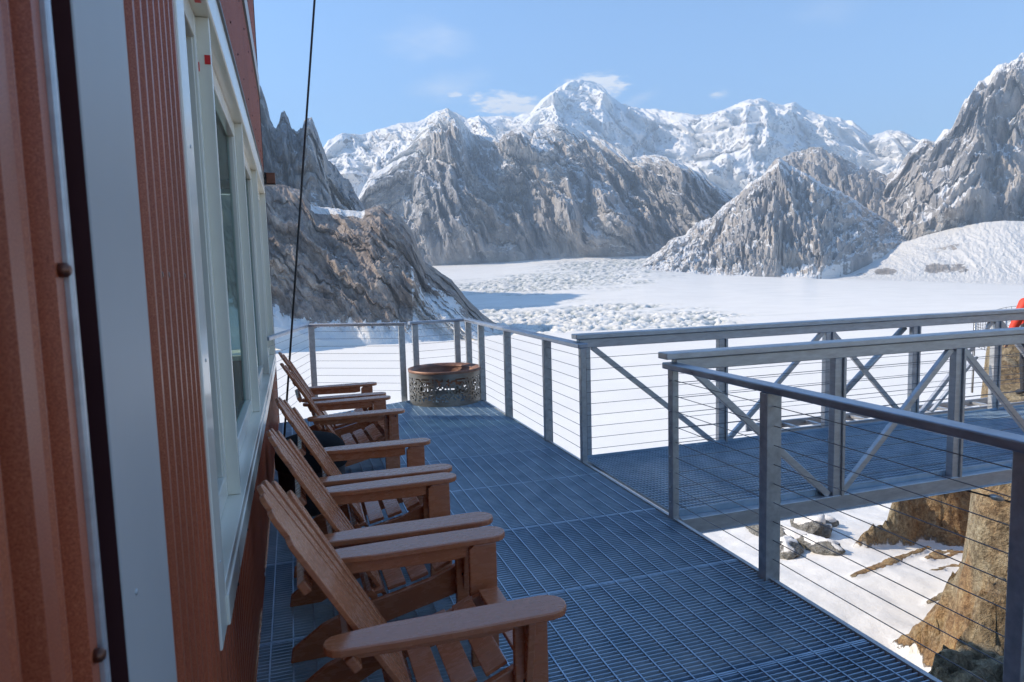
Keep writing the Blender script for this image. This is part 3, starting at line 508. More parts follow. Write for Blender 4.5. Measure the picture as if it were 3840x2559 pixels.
# ------------------------------------------------------------ deck
deck = empty('observation_deck'); tag(deck, 'steel grating observation deck running along the red lodge wall', 'deck')
PITCH, BW, BD = .0282, .0048, .026
def xr(y):
    lo = -.24
    if y > 8.66: lo = -.24 + (y-8.66)/.78*1.67
    if y > 9.44: lo = 1.43 + (y-9.44)/.66*1.0
    return lo, 2.425
joints = [-2.44 + .96*i for i in range(13)] + [10.06]
for a, b in zip(joints[:-1], joints[1:]):
    mb = MB(); n = int((b-a-.012)/PITCH)
    for i in range(n+1):
        y = a+.006+i*PITCH; lo, hi = xr(y)
        if hi-lo < .03: continue
        mb.box((lo, y, -BD), (hi, y+BW, 0))
    y = b-.007-.004; lo, hi = xr(y); 
    if hi-lo > .03: mb.box((lo, y, -BD), (hi, y+.007, .0005))
    y = a+.0; lo, hi = xr(y); mb.box((lo, y+.0008, -BD), (hi, y+.0055, .0005)) if (hi-lo > .03) else None
    x = -.19
    while x < 2.42:
        y1 = b-.005
        if x < xr(b)[0]:
            if x < xr(a)[0]: x += .1008; continue
            yy = np.linspace(a, b, 60); y1 = max([q for q in yy if xr(q)[0] <= x] or [a])
        if y1-a > .02: mb.box((x, a+.005, -.006), (x+.0062, y1, .0032))
        x += .1008
    mb.build('grating_panel', GRATE, deck)
e = MB(); e.box((2.43,-2.5,-.22), (2.438,10.1,.006)); e.box((2.438,-2.5,-.22), (2.49,10.1,-.21)); e.box((2.438,-2.5,-.012), (2.47,10.1,-.004)); e.build('edge_channel', GALV, deck)
e = MB(); e.bar((-.24,8.655,-.11), (1.43,9.445,-.11), .012, .21); e.bar((1.43,9.445,-.11), (2.43,10.105,-.11), .012, .21); e.build('edge_channel', GALV, deck)
for y in (-1.5, .42, 2.34, 4.26, 6.18, 8.1):
    e = MB(); e.box((-.3,y-.06,-.04), (2.42,y+.06,-.032)); e.box((-.3,y-.006,-.24), (2.42,y+.006,-.04)); e.box((-.3,y-.06,-.25), (2.42,y+.06,-.24)); e.build('support_beam', GALV, deck)
for y in (.42, 4.26, 8.1):
    e = MB(); e.box((2.2,y-.07,-3.6), (2.34,y+.07,-.25)); e.build('support_column', GALV, deck, .004)
# ------------------------------------------------------------ railings
def bolt_row(parent, x, y, zs_, ax='x', r=.007):
    for z in zs_:
        mb = MB(); d = Vector((1,0,0)) if ax == 'x' else Vector((0,1,0)); p = Vector((x,y,z))
        mb.tube([p-d*.006, p, p+d*.006], [r*.7, r, r*.7], 6); mb.build('cable_fitting', GALV_L, parent)
CZ = [.115+.107*i for i in range(9)]
def railing(label, pts, posts, ztop=1.09, capw=.095, cables=True, pw=(.085,.055), first=None):
    o = empty('deck_railing', (*pts[0], 0)); tag(o, label, 'railing', 'steel cable railings around the deck')
    off = Vector((-pts[0][0], -pts[0][1], 0))
    for k_, (x, y, z0) in enumerate(posts):
        pw_ = first if (first and k_ == 0) else pw
        q = Vector((x,y,0))+off
        p = MB(); p.box((q.x-pw_[0]/2, q.y-pw_[1]/2, z0), (q.x+pw_[0]/2, q.y+pw_[1]/2, ztop-.045)); p.build('post', GALV, o, .004)
    for (a, b) in zip(pts[:-1], pts[1:]):
        A_ = Vector((*a, 0))+off; B_ = Vector((*b, 0))+off; d = (B_-A_).normalized()
        m_ = MB(); m_.bar(A_+Vector((0,0,ztop-.022))-d*.03, B_+Vector((0,0,ztop-.022))+d*.03, capw, .044); m_.build('top_rail', CAPM, o, .008)
        if cables:
            for z in CZ:
                m_ = MB(); m_.tube([A_+Vector((0,0,z)), B_+Vector((0,0,z))], .0026, 5, False); m_.build('cable', CABLE, o)
    return o
r1 = railing('long side railing from the bridge to the far corner by the fire pit', [(2.45,5.6),(2.45,9.8)], [(2.45,5.6,-.12),(2.45,6.5,-.12),(2.45,7.85,-.12),(2.45,9.05,-.12),(2.45,9.76,-.12)], first=(.05,.055))
bolt_row(r1, -.028, 0, CZ)
r2 = railing('short angled railing closing the corner behind the fire pit', [(2.43,9.9),(1.6,9.75)], [(2.3,9.86,-.12),(1.66,9.76,-.12)])
r3 = railing('far end railing stretching left from the fire pit', [(1.48,9.62),(.22,10.35)], [(1.44,9.6,-.12),(.24,10.33,-.75)])
r4 = railing('last railing running back to the lodge corner', [(.20,10.35),(-.30,8.25)], [], capw=.07)
r5 = railing('near railing beginning at the bridge corner and passing the right edge of view', [(2.45,4.1),(2.45,-1.2)], [(2.45,4.06,-.14),(2.45,3.06,-.14),(2.475,1.70,-.14),(2.45,.7,-.14),(2.45,-.45,-.14)], pw=(.095,.065), first=(.05,.06))
bolt_row(r5, -.029, -.04, CZ)
# ------------------------------------------------------------ bridge
BX0, BX1, YN, YF = 2.52, 9.3, 4.10, 5.76
br = empty('footbridge', (BX0, YN, 0)); tag(br, 'aluminium truss footbridge with cable sides leading off the deck to the rocks', 'footbridge')
def bb(p): return (p[0]-BX0, p[1]-YN, p[2])
for yy, s, xps in ((YN, 1, [2.56, 3.87, 5.07, 6.27, 7.5, 8.75]), (YF, -1, [2.56, 4.01, 5.31, 6.49, 7.71, 8.95])):
    m_ = MB(); m_.box(bb((BX0-.13 if s > 0 else BX0-.08, yy-.06, 1.115)), bb((BX1, yy+.06, 1.16))); m_.build('top_rail', GALV_L, br, .006)
    m_ = MB(); m_.box(bb((BX0-.04, yy-.035, 1.03)), bb((BX1, yy+.035, 1.112))); m_.build('top_chord', GALV_L, br, .005)
    m_ = MB(); m_.box(bb((BX0, yy-.04, -.135)), bb((BX1, yy+.03, -.025))); m_.box(bb((BX0, yy-.06, -.142)), bb((BX1, yy+.03, -.134))); m_.build('bottom_chord', GALV_L, br, .004)
    for k, x in enumerate(xps):
        if k == 0:
            if s < 0: m_ = MB(); m_.box(bb((x-.012, yy-.025, -.15)), bb((x+.034, yy+.025, 1.03))); m_.build('post', GALV_L, br, .004)
            continue
        m_ = MB(); m_.box(bb((x-.034, yy-.03, -.15)), bb((x+.034, yy+.03, 1.03)))
        m_.build('post', GALV_L, br, .004)
        m_ = MB(); m_.box(bb((x+.036, yy-.045, -.03)), bb((x+.058, yy+.03, 1.03))); m_.build('cable_strip', GALV, br)
    for k, (xa, xb) in enumerate(zip(xps[:-1], xps[1:])):
        za, zb_ = (1.03, -.02) if k % 2 == 0 else (-.02, 1.03)
        m_ = MB(); m_.bar(bb((xa+.06, yy+.0, za)), bb((xb-.06, yy+.0, zb_)), .036, .050); m_.build('diagonal_brace', GALV_L, br, .004)
    for z in [.08+.107*i for i in range(9)]:
        m_ = MB(); m_.tube([bb((BX0, yy-.04*s*-1, z)), bb((BX1, yy-.04*s*-1, z))], .0026, 5, False); m_.build('cable', CABLE, br)
m_ = MB(); m_.tube([bb((5.45, 5.95, .1)), bb((6.42, 5.82, 1.02))], .035, 10); m_.build('pipe_brace', GALV, br)
m_ = MB(); m_.bar(bb((7.0, 5.95, .0)), bb((7.55, 5.85, .62)), .04, .03); m_.build('corner_brace', GALV_L, br)
xj = [2.50, 3.72, 4.94, 6.16, 7.38, 8.60, 9.3]
for a, b in zip(xj[:-1], xj[1:]):
    m_ = MB(); x = a+.004
    while x < b-.006:
        m_.box(bb((x, YN+.03, -.026)), bb((x+.0045, YF-.03, -.002))); x += .03
    y = YN+.035
    while y < YF-.03:
        m_.box(bb((a, y, -.008)), bb((b-.004, y+.006, .002))); y += .051
    m_.box(bb((a, YF-.036, -.03)), bb((b-.004, YF-.03, .02))); m_.box(bb((a, YN+.03, -.03)), bb((b-.004, YN+.036, .02)))
    m_.build('grating_panel', GRATE, br)
for x in (3.2, 4.6, 6.0, 7.4, 8.8):
    m_ = MB(); m_.box(bb((x, YN, -.12)), bb((x+.05, YF, -.04))); m_.build('floor_beam', GALV, br)
# cable stays under the bridge
st = MB(); st.tube([(5.15,4.12,-.14),(6.3,4.3,-.52),(8.6,4.8,-.75)], .009, 6)
o = st.build('stay_cable', BLACKC); tag(o, 'dark stay cable with turnbuckle slung under the footbridge', 'cable')
st = MB(); st.tube([(5.62,4.19,-.292),(5.68,4.2,-.31),(5.78,4.215,-.345),(5.84,4.225,-.365)], [.012,.026,.026,.012], 8); st.build('turnbuckle', GALV, o)
st = MB(); st.tube([(3.35,4.1,-.13),(2.75,4.0,-2.9)], .006, 6); o = st.build('guy_wire', BLACKC); tag(o, 'thin guy wire dropping from the bridge chord behind the railing post', 'cable')
st = MB(); st.bar((6.3,4.25,-.17), (9.2,4.7,-.30), .09, .09); o = st.build('abutment_beam', GALV, None, .005); tag(o, 'dark grey beam under the far end of the footbridge', 'beam')
# ladder lying along the far side of the bridge
lad = empty('ladder', (4.75, 5.98, -.10)); tag(lad, 'aluminium ladder laid flat along the far side of the footbridge', 'ladder')
for yy in (0.0, .36):
    m_ = MB(); m_.box((0, yy-.012, 0), (3.9, yy+.012, .085)); m_.build('side_rail', GALV_L, lad, .003)
for i in range(12):
    m_ = MB(); m_.box((.15+i*.32, .012, .03), (.20+i*.32, .348, .06)); m_.build('rung', GALV_L, lad)
for i in range(8):
    m_ = MB(); m_.tube([(.3+i*.45, -.016, .04),(.3+i*.45, -.026, .04)], .012, 8); m_.build('bolt_head', BLACK, lad)
for x in (5.0, 6.2, 7.4, 8.4):
    m_ = MB(); m_.box((x-4.75, -.22, -.04), (x-4.71, .40, 0)); m_.build('bracket', GALV, lad)
# yellow item
yb = MB(); yb.prism([(6.22,0.003),(6.42,0.003),(6.38,.06),(6.25,.07)], 'y', 5.60, 5.70); o = yb.build('yellow_marker', YELL, None, .008)
tag(o, 'small bright yellow plastic marker on the bridge grating', 'marker')
# ------------------------------------------------------------ lodge
lodge = empty('lodge', (-.26, 0, 0)); tag(lodge, 'red brown ribbed metal lodge with a row of tall cream framed windows', 'building')
WX = -.26
def L_(p): return (p[0]-WX, p[1], p[2])
def lbox(name, a, b, mat, bevel=0, parent=None):
    m_ = MB(); m_.box(L_(a), L_(b)); return m_.build(name, mat, parent or lodge, bevel)
def ribs(y0, y1, z0, z1, kind=0):
    prof = []; y = y1
    pts = [(y1, 0)]
    if kind == 0:      # narrow ribs, 76 mm apart
        p = .076; k = y1
        while k - p > y0:
            pts += [(k-.030, 0), (k-.036, .011), (k-.052, .011), (k-.058, 0)]; k -= p
    else:              # deep wide corrugation
        p = .132; k = y1
        while k - p > y0:
            pts += [(k-.030, 0), (k-.036, -.026), (k-.094, -.026), (k-.100, 0), (k-.112, .003), (k-.122, 0)]; k -= p
    pts.append((y0, 0)); n = len(pts)
    m_ = MB(); vs = [(x, yy, z0) for yy, x in pts] + [(x, yy, z1) for yy, x in pts]
    vs += [(-.05, y1, z0), (-.05, y0, z0), (-.05, y1, z1), (-.05, y0, z1)]
    fs = [(i, i+1, n+i+1, n+i) for i in range(n-1)]
    m_.add(vs, fs); return m_.build('ribbed_panel', SIDING, lodge)
def body(y0, y1, z0, z1): lbox('wall_core', (-.46, y0, z0), (-.31, y1, z1), DARKD)
H_ROOF = 6.5
ribs(-6, .95, -.5, H_ROOF, 1); lbox('wall_core', (-.46,-6,-.5), (-.295,.95,H_ROOF), DARKD)
lbox('corner_trim', (-.30,.951,-.5), (-.252,.967,H_ROOF), GALV_L, .003)
lbox('dark_reveal', (-.40,.968,-.5), (-.285,1.066,H_ROOF), DARKD); lbox('grey_trim_board', (-.284,1.0682,-.5), (-.254,1.402,H_ROOF), GREYP, .003); lbox('dark_return', (-.284,1.0665,-.5), (-.2565,1.0678,H_ROOF), DARKD); lbox('joint_strip', (-.40,1.403,-.5), (-.262,1.412,H_ROOF), BLACK)
ribs(1.413, 2.035, -.5, H_ROOF, 0); body(1.413, 2.035, -.5, H_ROOF)
ribs(2.036, 9.17, -.5, .655, 0); body(2.036, 9.17, -.5, .655)
for z0, z1 in ((3.0, 3.97), (4.23, 5.15), (5.33, H_ROOF)): ribs(2.036, 9.17, z0, z1, 0)
body(2.036, 9.17, 2.82, H_ROOF)
for z0, z1 in ((3.975, 4.225), (5.155, 5.325)): lbox('white_band_trim', (-.30, 2.04, z0), (-.235, 9.19, z1), GREYP, .004); lbox('dark_flashing', (-.30, 2.04, z0-.012), (-.232, 9.19, z0-.001), BLACK)
lbox('dark_flashing', (-.30, 2.04, 2.975), (-.236, 9.18, 2.998), BLACK)
lbox('corner_flashing', (-.31, 9.171, -.5), (-.243, 9.2, H_ROOF), BLACK, .002)
# window row
win = empty('window', (0, 0, 0)); win.parent = lodge
lbox('casing', (-.31, 2.037, .665), (-.246, 2.20, 2.972), FRAME, .006, win)
lbox('head_casing', (-.33, 2.201, 2.80), (-.246, 9.165, 2.972), FRAME, .006, win)
lbox('sill', (-.33, 2.201, .76), (-.244, 9.165, .80), FRAME, .004, win)
lbox('apron', (-.31, 2.201, .66), (-.238, 9.168, .758), FRAME, .005, win)
lbox('end_casing', (-.33, 9.07, .80), (-.247, 9.166, 2.80), FRAME, .005, win)
bays = [(2.20,3.125),(3.155,5.10),(5.13,7.18),(7.21,9.07)]
for k, (a, b) in enumerate(bays):
    if k < 3: lbox('mullion', (-.362, b, .801), (-.261, bays[k+1][0], 2.799), FRAME, .004, win)
    for (q0, q1) in ((a+.001, a+.05), (b-.05, b-.001)):
        lbox('sash_stile', (-.356, q0, .802), (-.310, q1, 2.798), FRAME, .006, win)
        lbox('glazing_bead', (-.360, (q1 if q0 < (a+b)/2 else q0-.008), .90), (-.322, (q1+.008 if q0 < (a+b)/2 else q0), 2.70), FRAME, .003, win)
    for (z0, z1) in ((.802, .90), (2.70, 2.798)): lbox('sash_rail', (-.356, a+.051, z0), (-.311, b-.051, z1), FRAME, .006, win)
    lbox('glass_pane', (-.350, a+.02, .83), (-.345, b-.02, 2.77), GLASS, 0, win)
for (x, z, s) in ((-.275, 2.63, .022), (-.312, 2.60, .010)): lbox('red_tape_mark', (x-s/2, 3.122, z-.018), (x+s/2, 3.1245, z+.018), STICK, 0, win)
lbox('red_tape_mark', (-.292, 2.93, 2.796), (-.27, 2.97, 2.7992), STICK, 0, win)
for zz in (.62, 3.2, 3.75, 4.4, 4.95):
    for i in range(12):
        y = 2.6+i*.58
        m_ = MB(); m_.tube([L_((-.262,y,zz)), L_((-.244,y,zz))], [.009,.006], 6); m_.build('screw', DARKD, lodge)
for (y, z) in ((.935,1.74),(.935,1.26),(.935,2.3),(1.55,1.74),(1.63,1.74),(1.86,1.74)):
    m_ = MB(); m_.tube([L_((-.262,y,z)), L_((-.252,y,z)), L_((-.248,y,z))], [.009,.009,.005], 10); m_.build('screw', SCONM, lodge)
lbox('side_wall', (-8.2, 9.05, -.6), (-2.81, 9.17, H_ROOF), SIDING); lbox('side_wall', (-2.80, 9.05, -.6), (-.47, 9.17, .748), SIDING); lbox('side_wall', (-2.80, 9.05, 2.852), (-.47, 9.17, H_ROOF), SIDING)
ew = empty('window', (0,0,0)); ew.parent = lodge
for (q0, q1) in ((-2.80,-2.72),(-1.66,-1.60),(-.52,-.471)): lbox('mullion', (q0, 9.06, .81), (q1, 9.16, 2.79), FRAME, .004, ew)
lbox('sill', (-2.80, 9.05, .75), (-.471, 9.19, .808), FRAME, .004, ew); lbox('head_casing', (-2.80, 9.05, 2.792), (-.471, 9.18, 2.850), FRAME, .004, ew)
for (q0, q1) in ((-2.715,-1.665),(-1.595,-.525)): lbox('glass_pane', (q0, 9.10, .81), (q1, 9.106, 2.79), GLASS, 0, ew)
lbox('ceiling', (-8.2,-5.9,2.95), (-.47,9.04,3.05), DARKD); lbox('back_wall', (-8.3,-6,-.6), (-8.2,9.17,H_ROOF), SIDING); lbox('side_wall', (-8.2,-6,-.6), (-.47,-5.9,H_ROOF), SIDING)
m_ = MB(); m_.box(L_((-8.5,-6.3,H_ROOF+.003)), L_((-.20,9.25,H_ROOF+.16))); m_.build('roof', DARKD, lodge)
lbox('floor_slab', (-8.2,-5.9,-.7), (-.47,9.04,-.02), DARKD)
for z in (.9, 1.5, 2.1, 2.6):
    m_ = MB(); m_.tube([L_((-.2465,2.12,z)), L_((-.2440,2.12,z))], [.006,.0045], 8); m_.build('trim_nail', GALV, lodge)
for y in (2.6, 3.9, 5.4, 6.9, 8.4):
    m_ = MB(); m_.box(L_((-.2384,y,.662)), L_((-.2374,y+.002,.756))); m_.build('trim_joint', BLACK, lodge)
for z in (.55, 1.25, 2.45):
    m_ = MB(); m_.tube([L_((-.2545,1.14,z)), L_((-.2515,1.14,z))], [.006,.004], 8); m_.build('trim_nail', GALV, lodge)
# wall lamp
sco = empty('wall_lamp', (-.24, 9.0, 2.97)); tag(sco, 'small bronze box wall lamp on the far corner of the lodge', 'lamp')
m_ = MB(); m_.box((-.01,-.04,-.075), (.02,.04,.075)); m_.build('back_plate', BLACK, sco, .003)
m_ = MB(); m_.box((.021,-.055,-.065), (.125,.055,.07)); m_.build('lamp_shade', SCONM, sco, .006)
m_ = MB(); m_.box((.015,-.06,-.078), (.13,.06,-.067)); m_.build('lamp_base', BLACK, sco, .002)
# guy cable from deck to eave
g = MB(); P0 = Vector((-.17,7.78,.0)); P1 = Vector((.86,7.86,8.4)); g.tube([P0+(P1-P0)*t for t in (0,.25,.5,.75,1)], .0115, 8)
o = g.build('roof_guy_cable', BLACKC); tag(o, 'black guy cable slanting up from the deck past the lodge eave', 'cable')
# ------------------------------------------------------------ chairs
def chair_master():
    root = empty('deck_chair')
    yL = .315
    def stringer(s):
        p = [(.775,.345),(.775,.215),(.55,.165),(.25,.095),(.06,.0),(-.10,.0),(-.09,.06),(.05,.155),(.22,.215),(.38,.245),(.55,.285),(.70,.345)]
        m_ = MB(); y = s*(yL-.035); m_.prism(p, 'y', y-.014, y+.014); m_.build('side_rail', WOOD, root, .004)
    def arm(s):
        pts = []; x0, x1 = .03, .845; w0 = .052; w1 = .07
        for i in range(9): a = -math.pi/2 + math.pi*i/8; pts.append((x1-.07+.07*math.cos(a), w1*math.sin(a)))
        pts += [(.45, .070), (.25,.062)]
        for i in range(7): a = math.pi/2 + math.pi*i/6; pts.append((x0+.05+.05*math.cos(a), w0*math.sin(a)))
        pts += [(.25,-.070), (.45,-.070)]
        m_ = MB(); y = s*.358; m_.prism([(x, y+v*(s)) for x, v in pts][::s], 'z', .556, .583); m_.build('armrest', WOOD, root, .005)
        m_ = MB(); m_.prism([(.07,.554),(.66,.554),(.66,.500),(.60,.494),(.09,.505)], 'y', s*(yL+.012)-.013, s*(yL+.012)+.013); m_.build('arm_support', WOOD, root, .004)
    def leg(s):
        y = s*(yL-.002)
        m_ = MB(); m_.prism([(.665,0),(.79,0),(.79,.553),(.69,.553),(.668,.535)], 'y', y-.0145, y+.0145); l = m_.build('front_leg', WOOD, root, .004)
        m_ = MB(); m_.prism([(y+s*.016,.22),(y+s*.016,.553),(y+s*.075,.553),(y+s*.07,.50),(y+s*.03,.30)], 'x', .70, .726); m_.build('leg_bracket', WOOD, l, .003)
        for (x, z) in ((.69,.515),(.765,.52),(.70,.30),(.75,.25)):
            m_ = MB(); m_.tube([(x, y+s*.013, z), (x, y+s*.0165, z)], .007, 8); m_.build('bolt', BLACK, l)
    for s in (-1, 1): stringer(s); arm(s); leg(s)
    # seat slats follow the curve of the side rails
    for (x, z, ang) in ((.735,.352,-.35+.35),(.62,.318,.42),(.505,.282,.28),(.395,.258,.2),(.29,.238,.2)):
        m_ = MB(); c, s = math.cos(ang), math.sin(ang); h = .044
        q = [(x-h*c, z-h*s),(x+h*c, z+h*s),(x+h*c-.02*s, z+h*s+.02*c),(x-h*c-.02*s, z-h*s+.02*c)]
        m_.prism(q, 'y', -.262, .262); m_.build('seat_slat', WOOD, root, .004)
    m_ = MB(); m_.box((.777,-.30,.225),(.797,.30,.335)); m_.build('front_apron', WOOD, root, .004)
    # back
    B0 = Vector((.335,0,.205)); B1 = Vector((-.155,0,1.005)); up = (B1-B0).normalized(); nrm = Vector((up.z,0,-up.x)); Ltot = (B1-B0).length
    lens = [.80,.885,.925,.94,.925,.885,.80]
    for k in range(7):
        off = k-3; L = lens[k]; fw = .0035*abs(off)**1.6
        b0 = off*.066; b1 = off*.0835; w0 = .027; w1 = .0365
        outl = [(b0-w0,0),(b0+w0,0),(b1+w1, L-.04)]
        for i in range(1,6): a = math.pi*i/6; outl.append((b1+w1*math.cos(a), L-.04+.04*math.sin(a)))
        outl.append((b1-w1, L-.04)); n = len(outl)
        vs = [B0+Vector((0,1,0))*u + up*v + nrm*(fw*v/L+d) for d in (0,.019) for u, v in outl]
        m_ = MB(); m_.add(vs, [tuple(range(n)), tuple(range(n,2*n))[::-1]] + [(i,n+i,n+(i+1)%n,(i+1)%n) for i in range(n)]); m_.build('back_slat', WOOD, root, .003)
    for (d, hw, th) in ((.62, .235, .045), (.36, .36, .055), (.06, .265, .05)):
        c = B0 + up*d - nrm*.030
        m_ = MB(); m_.bar(c-Vector((0,hw,0)), c+Vector((0,hw,0)), .032, th, tuple(up)); m_.build('back_brace', WOOD, root, .006)
    return root
CH = 'brown plank lounge chairs lined up along the lodge wall'
chairs = [(.0,2.475,0,'nearest brown plank chair, its whole armrest in the foreground'), (.0,3.385,.01,'second brown plank chair from the camera, between the nearest and the middle one'),
          (.02,4.31,-.012,'middle brown plank chair, in front of the black covered drum'), (.02,6.17,.035,'brown plank chair just beyond the black covered drum'),
          (-.01,7.13,.01,'farthest brown plank chair, closest to the fire pit')]
c0 = chair_master()
for k, (x, y, rz, lab) in enumerate(chairs):
    c = c0 if k == 0 else copy_tree(c0)
    c.location = (x, y, 0.004); c.rotation_euler = (0, 0, rz); tag(c, lab, 'chair', CH)
# ------------------------------------------------------------ black drum table
dt = empty('covered_drum', (.07, 5.28, .004)); tag(dt, 'low round drum under a black cover, between the middle chair and the fourth chair', 'drum')
def lathe(prof, n=32):
    m_ = MB(); vs = [(r*math.cos(2*math.pi*k/n), r*math.sin(2*math.pi*k/n), z) for r, z in prof for k in range(n)]
    m_.add(vs, [(i*n+k, i*n+(k+1)%n, (i+1)*n+(k+1)%n, (i+1)*n+k) for i in range(len(prof)-1) for k in range(n)], True); return m_
COVER = mat_basic('black_cover_cloth', (.010,.010,.011), (.018,.018,.02), .85, 0, 12, None, .3, spec=.1)
lathe([(.001,0),(.22,0),(.235,.02),(.245,.25),(.25,.40)], 40).build('drum', BLACK, dt)
lathe([(.262,.33),(.262,.42),(.245,.48),(.19,.535),(.10,.565),(.001,.57)], 40).build('cover', COVER, dt)
# ------------------------------------------------------------ fire pit
pit = empty('fire_pit', (1.96, 9.22, .004)); tag(pit, 'round pierced steel fire pit with copper coloured bowl at the far end of the deck', 'fire pit')
RP, HP = .50, .45
nth, nz_ = 150, 22
m_ = MB(); vs = []; 
for d in (0, -.006):
    for j in range(nz_+1):
        for i in range(nth): a = 2*math.pi*i/nth; vs.append(((RP+d)*math.cos(a), (RP+d)*math.sin(a), HP*j/nz_))
fs = []; hole = np.zeros((nth, nz_), bool)
for i in range(nth):
    for j in range(3, nz_-4):
        if i % 25 == 0: continue
        v = fbm(np.array([i*.55]), np.array([j*.72]), 2, 70)[0]; hole[i, j] = v > .04 and rng.random() < .9
idx = lambda L, i, j: L*nth*(nz_+1) + j*nth + i % nth
for i in range(nth):
    for j in range(nz_):
        if hole[i, j]: continue
        fs.append((idx(0,i,j), idx(0,i+1,j), idx(0,i+1,j+1), idx(0,i,j+1))); fs.append((idx(1,i,j+1), idx(1,i+1,j+1), idx(1,i+1,j), idx(1,i,j)))
        for (di, dj, e1, e2) in ((1,0,(i+1,j),(i+1,j+1)), (-1,0,(i,j+1),(i,j)), (0,1,(i+1,j+1),(i,j+1)), (0,-1,(i,j),(i+1,j))):
            ni, nj = (i+di) % nth, j+dj
            if 0 <= nj < nz_ and hole[ni, nj]: fs.append((idx(0,*e1), idx(1,*e1), idx(1,*e2), idx(0,*e2)))
m_.add(vs, fs); m_.build('pierced_ring', PITM, pit)
lathe([(.505,HP-.02),(.508,HP+.012),(.49,HP+.016),(.42,HP-.015),(.415,HP-.03)], 64).build('rim', COPPER, pit)
lathe([(.43,HP-.012),(.405,HP-.09),(.34,HP-.17),(.22,HP-.23),(.001,HP-.26)], 48).build('bowl', COPPER, pit)
# ------------------------------------------------------------ net fence on the rocks beyond the bridge
net = empty('mesh_fence', (13.2, 10.0, .15)); tag(net, 'sagging dark mesh safety fence on the snow beyond the footbridge', 'fence')
m_ = MB(); nu_, nv_ = 46, 12; P = {}
for i in range(nu_+1):
    for j in range(nv_+1):
        u = i/nu_; v = j/nv_; P[i,j] = Vector((-.4+4.6*u, .9*math.sin(u*5)-1.0*u, -.35+v*(.75+.1*math.sin(u*9)) + .12*math.sin(u*14+v*2)+.35*u))
for i in range(nu_+1):
    for j in range(nv_): m_.tube([P[i,j], P[i,j+1]], .0045, 3, False)
for j in range(nv_+1):
    for i in range(nu_): m_.tube([P[i,j], P[i+1,j]], .0045, 3, False)
n_ = m_.build('net', NETM, net); n_['kind'] = 'stuff'
for i in (4, 16, 28, 40):
    m_ = MB(); p = P[i,0]; m_.tube([p+Vector((0,0,-.9)), p+Vector((.02,0,.75))], .022, 8); m_.build('stake', GALV, net)
# ------------------------------------------------------------ person in red jacket at the right edge
def skin_obj(name, joints, edges, mat, parent, sub=2, root=0):
    me = bpy.data.meshes.new(name); me.from_pydata([j[:3] for j in joints], edges, [])
    o = bpy.data.objects.new(name, me); COL.objects.link(o); me.materials.append(mat)
    md = o.modifiers.new('skin', 'SKIN'); sv = me.skin_vertices[0].data if me.skin_vertices else None
    if sv is None:
        bm = bmesh.new(); bm.from_mesh(me); bm.verts.layers.skin.verify(); bm.to_mesh(me); bm.free(); sv = me.skin_vertices[0].data
    for i, j in enumerate(joints): sv[i].radius = (j[3], j[4] if len(j) > 4 else j[3]); sv[i].use_root = (i == root)
    md.use_smooth_shade = True
    s_2 = o.modifiers.new('sub', 'SUBSURF'); s_2.levels = sub; s_2.render_levels = sub
    if parent is not None: o.parent = parent
    return o
px, py = 10.75, 7.45; pz = ground_z(px, py)
per = empty('person', (px, py, pz)); tag(per, 'person in a bright red jacket beyond the bridge, cut off by the right edge', 'person')
# local: person faces +y slightly away; left arm hangs towards -x and is the part in view
body = skin_obj('body', [(0,0,.98,.15,.12),(0,0,1.20,.16,.11),(0,.01,1.40,.17,.10),(0,.01,1.52,.06),(0,.03,1.60,.055),(0,.03,1.70,.085),(0,.03,1.79,.07),
   (-.19,0,1.43,.06),(-.30,.0,1.20,.052),(-.36,.06,.97,.042),(.19,0,1.43,.06),(.30,0,1.2,.052),(.33,.08,.97,.042),
   (-.10,0,.90,.095),(-.12,.02,.50,.062),(-.12,0,.08,.05),(-.12,.12,.04,.045),(.10,0,.90,.095),(.12,.04,.50,.062),(.13,0,.08,.05),(.13,.12,.04,.045)],
   [(0,1),(1,2),(2,3),(3,4),(4,5),(5,6),(2,7),(7,8),(8,9),(2,10),(10,11),(11,12),(0,13),(13,14),(14,15),(15,16),(0,17),(17,18),(18,19),(19,20)], PANTS, per)
body.data.materials.append(SKIN)
jk = skin_obj('jacket', [(0,0,.90,.175,.14),(0,0,1.12,.18,.13),(0,.01,1.34,.185,.12),(0,.01,1.50,.085),(-.20,0,1.44,.085),(-.305,.0,1.21,.075),(-.365,.06,.99,.058),(-.375,.075,.93,.052),(.20,0,1.44,.085),(.305,0,1.21,.075),(.335,.08,.99,.058)],
   [(0,1),(1,2),(2,3),(2,4),(4,5),(5,6),(6,7),(2,8),(8,9),(9,10)], REDJ, per)
cuff = MB(); cuff.tube([(-.374,.073,.935),(-.380,.082,.905)], [.056,.050], 14); cuff.build('cuff', ORANGE_T, jk)
# hands with five fingers
def hand(s, wx, wy, wz):
    j = [(wx,wy,wz,.026,.018),(wx,wy+.01,wz-.05,.036,.016),(wx,wy+.015,wz-.085,.034,.014)]; e = [(0,1),(1,2)]
    for k, (o_, ln) in enumerate(((-.027,.062),(-.009,.075),(.009,.070),(.026,.055))):
        b = len(j); j += [(wx+o_,wy+.017,wz-.092,.009),(wx+o_,wy+.022,wz-.092-ln*.5,.0085),(wx+o_*.9,wy+.040,wz-.092-ln*.92,.0075)]; e += [(2,b),(b,b+1),(b+1,b+2)]
    b = len(j); j += [(wx+s*.035,wy+.03,wz-.045,.011),(wx+s*.045,wy+.05,wz-.075,.009)]; e += [(1,b),(b,b+1)]
    return skin_obj('hand', j, e, SKIN, per, 1)
hand(1, -.383, .085, .905); hand(-1, .345, .10, .935)
hd = MB(); 
bm = bmesh.new(); bmesh.ops.create_uvsphere(bm, u_segments=28, v_segments=20, radius=1)
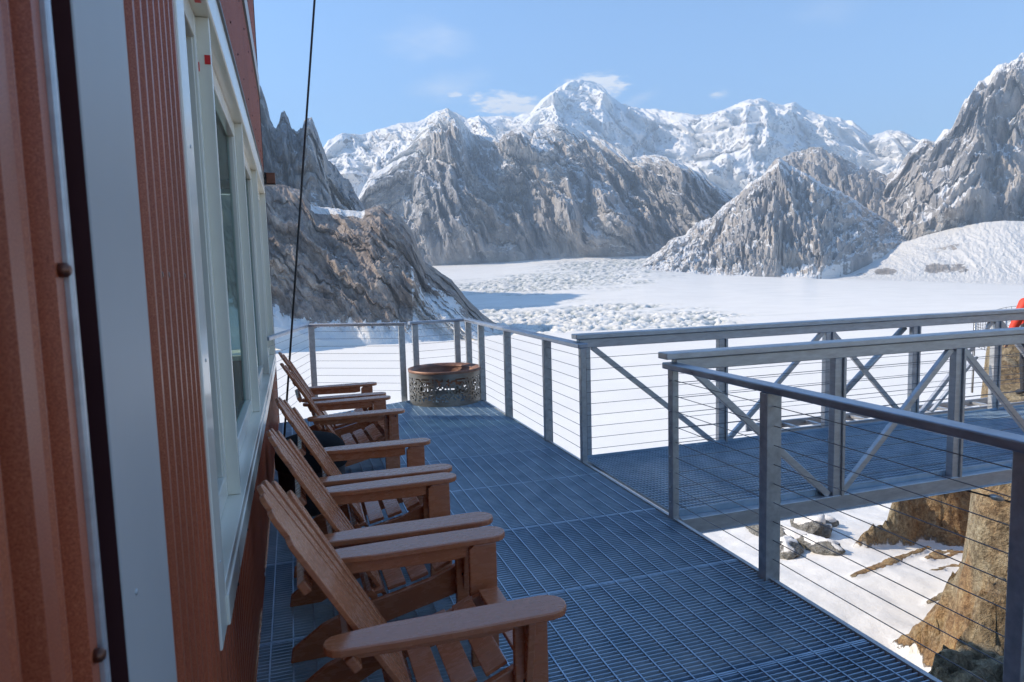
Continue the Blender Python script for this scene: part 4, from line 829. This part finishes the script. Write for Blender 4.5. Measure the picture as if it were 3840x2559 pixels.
for v in bm.verts:
    c = v.co; w = 1 - .28*max(0, -c.z)**1.3; nose = .16*math.exp(-((c.x/.16)**2+((c.z+.05)/.22)**2))*(c.y > .3); brow = -.07*math.exp(-(((abs(c.x)-.35)/.16)**2+((c.z-.08)/.12)**2))*(c.y > .3)
    v.co = Vector((c.x*.077*w, c.y*.096*w*(1+nose+brow)+.03, c.z*.118+1.69))
me = bpy.data.meshes.new('head'); bm.to_mesh(me); bm.free(); me.materials.append(SKIN)
for p in me.polygons: p.use_smooth = True
h_ = from_mesh('head', me, per)
for s in (-1, 1):
    m_ = MB(); m_.tube([(s*.074,.02,1.67),(s*.083,.015,1.69),(s*.076,.02,1.715)], [.010,.016,.009], 8); m_.build('ear', SKIN, h_)
    m_ = MB(); m_.tube([(s*.028,.112,1.70),(s*.028,.121,1.70)], [.011,.006], 8); m_.build('eye', BLACK, h_)
m_ = MB(); m_.tube([(-.022,.114,1.640),(0,.122,1.638),(.022,.114,1.640)], [.003,.006,.003], 6); m_.build('mouth', STICK, h_)
bm = bmesh.new(); bmesh.ops.create_uvsphere(bm, u_segments=28, v_segments=18, radius=1)
for v in bm.verts: c = v.co; v.co = Vector((c.x*.085, c.y*.104+.018, c.z*.125+1.702 + (.05 if (c.y > .45 and c.z < .35) else 0)))
me = bpy.data.meshes.new('hair'); bm.to_mesh(me); bm.free(); me.materials.append(HAIR)
for p in me.polygons: p.use_smooth = True
from_mesh('hair', me, per)
# ------------------------------------------------------------ air
HAZE = 1.25e-4
if HAZE:
    hz = MB(); hz.box((-9600,-9600,-124), (9600,9600,2300)); m, t, b = newmat('air_haze'); t.nodes.remove(b)
    v = N(t, 'ShaderNodeVolumePrincipled'); v.inputs['Color'].default_value = (.58,.77,1.0,1); v.inputs['Density'].default_value = HAZE; v.inputs['Anisotropy'].default_value = 0.0
    t.links.new(v.outputs[0], [n for n in t.nodes if n.type == 'OUTPUT_MATERIAL'][0].inputs['Volume'])
    o = hz.build('haze', m); tag(o, 'thin blue air between the camera and the far mountains', None, None, 'stuff')
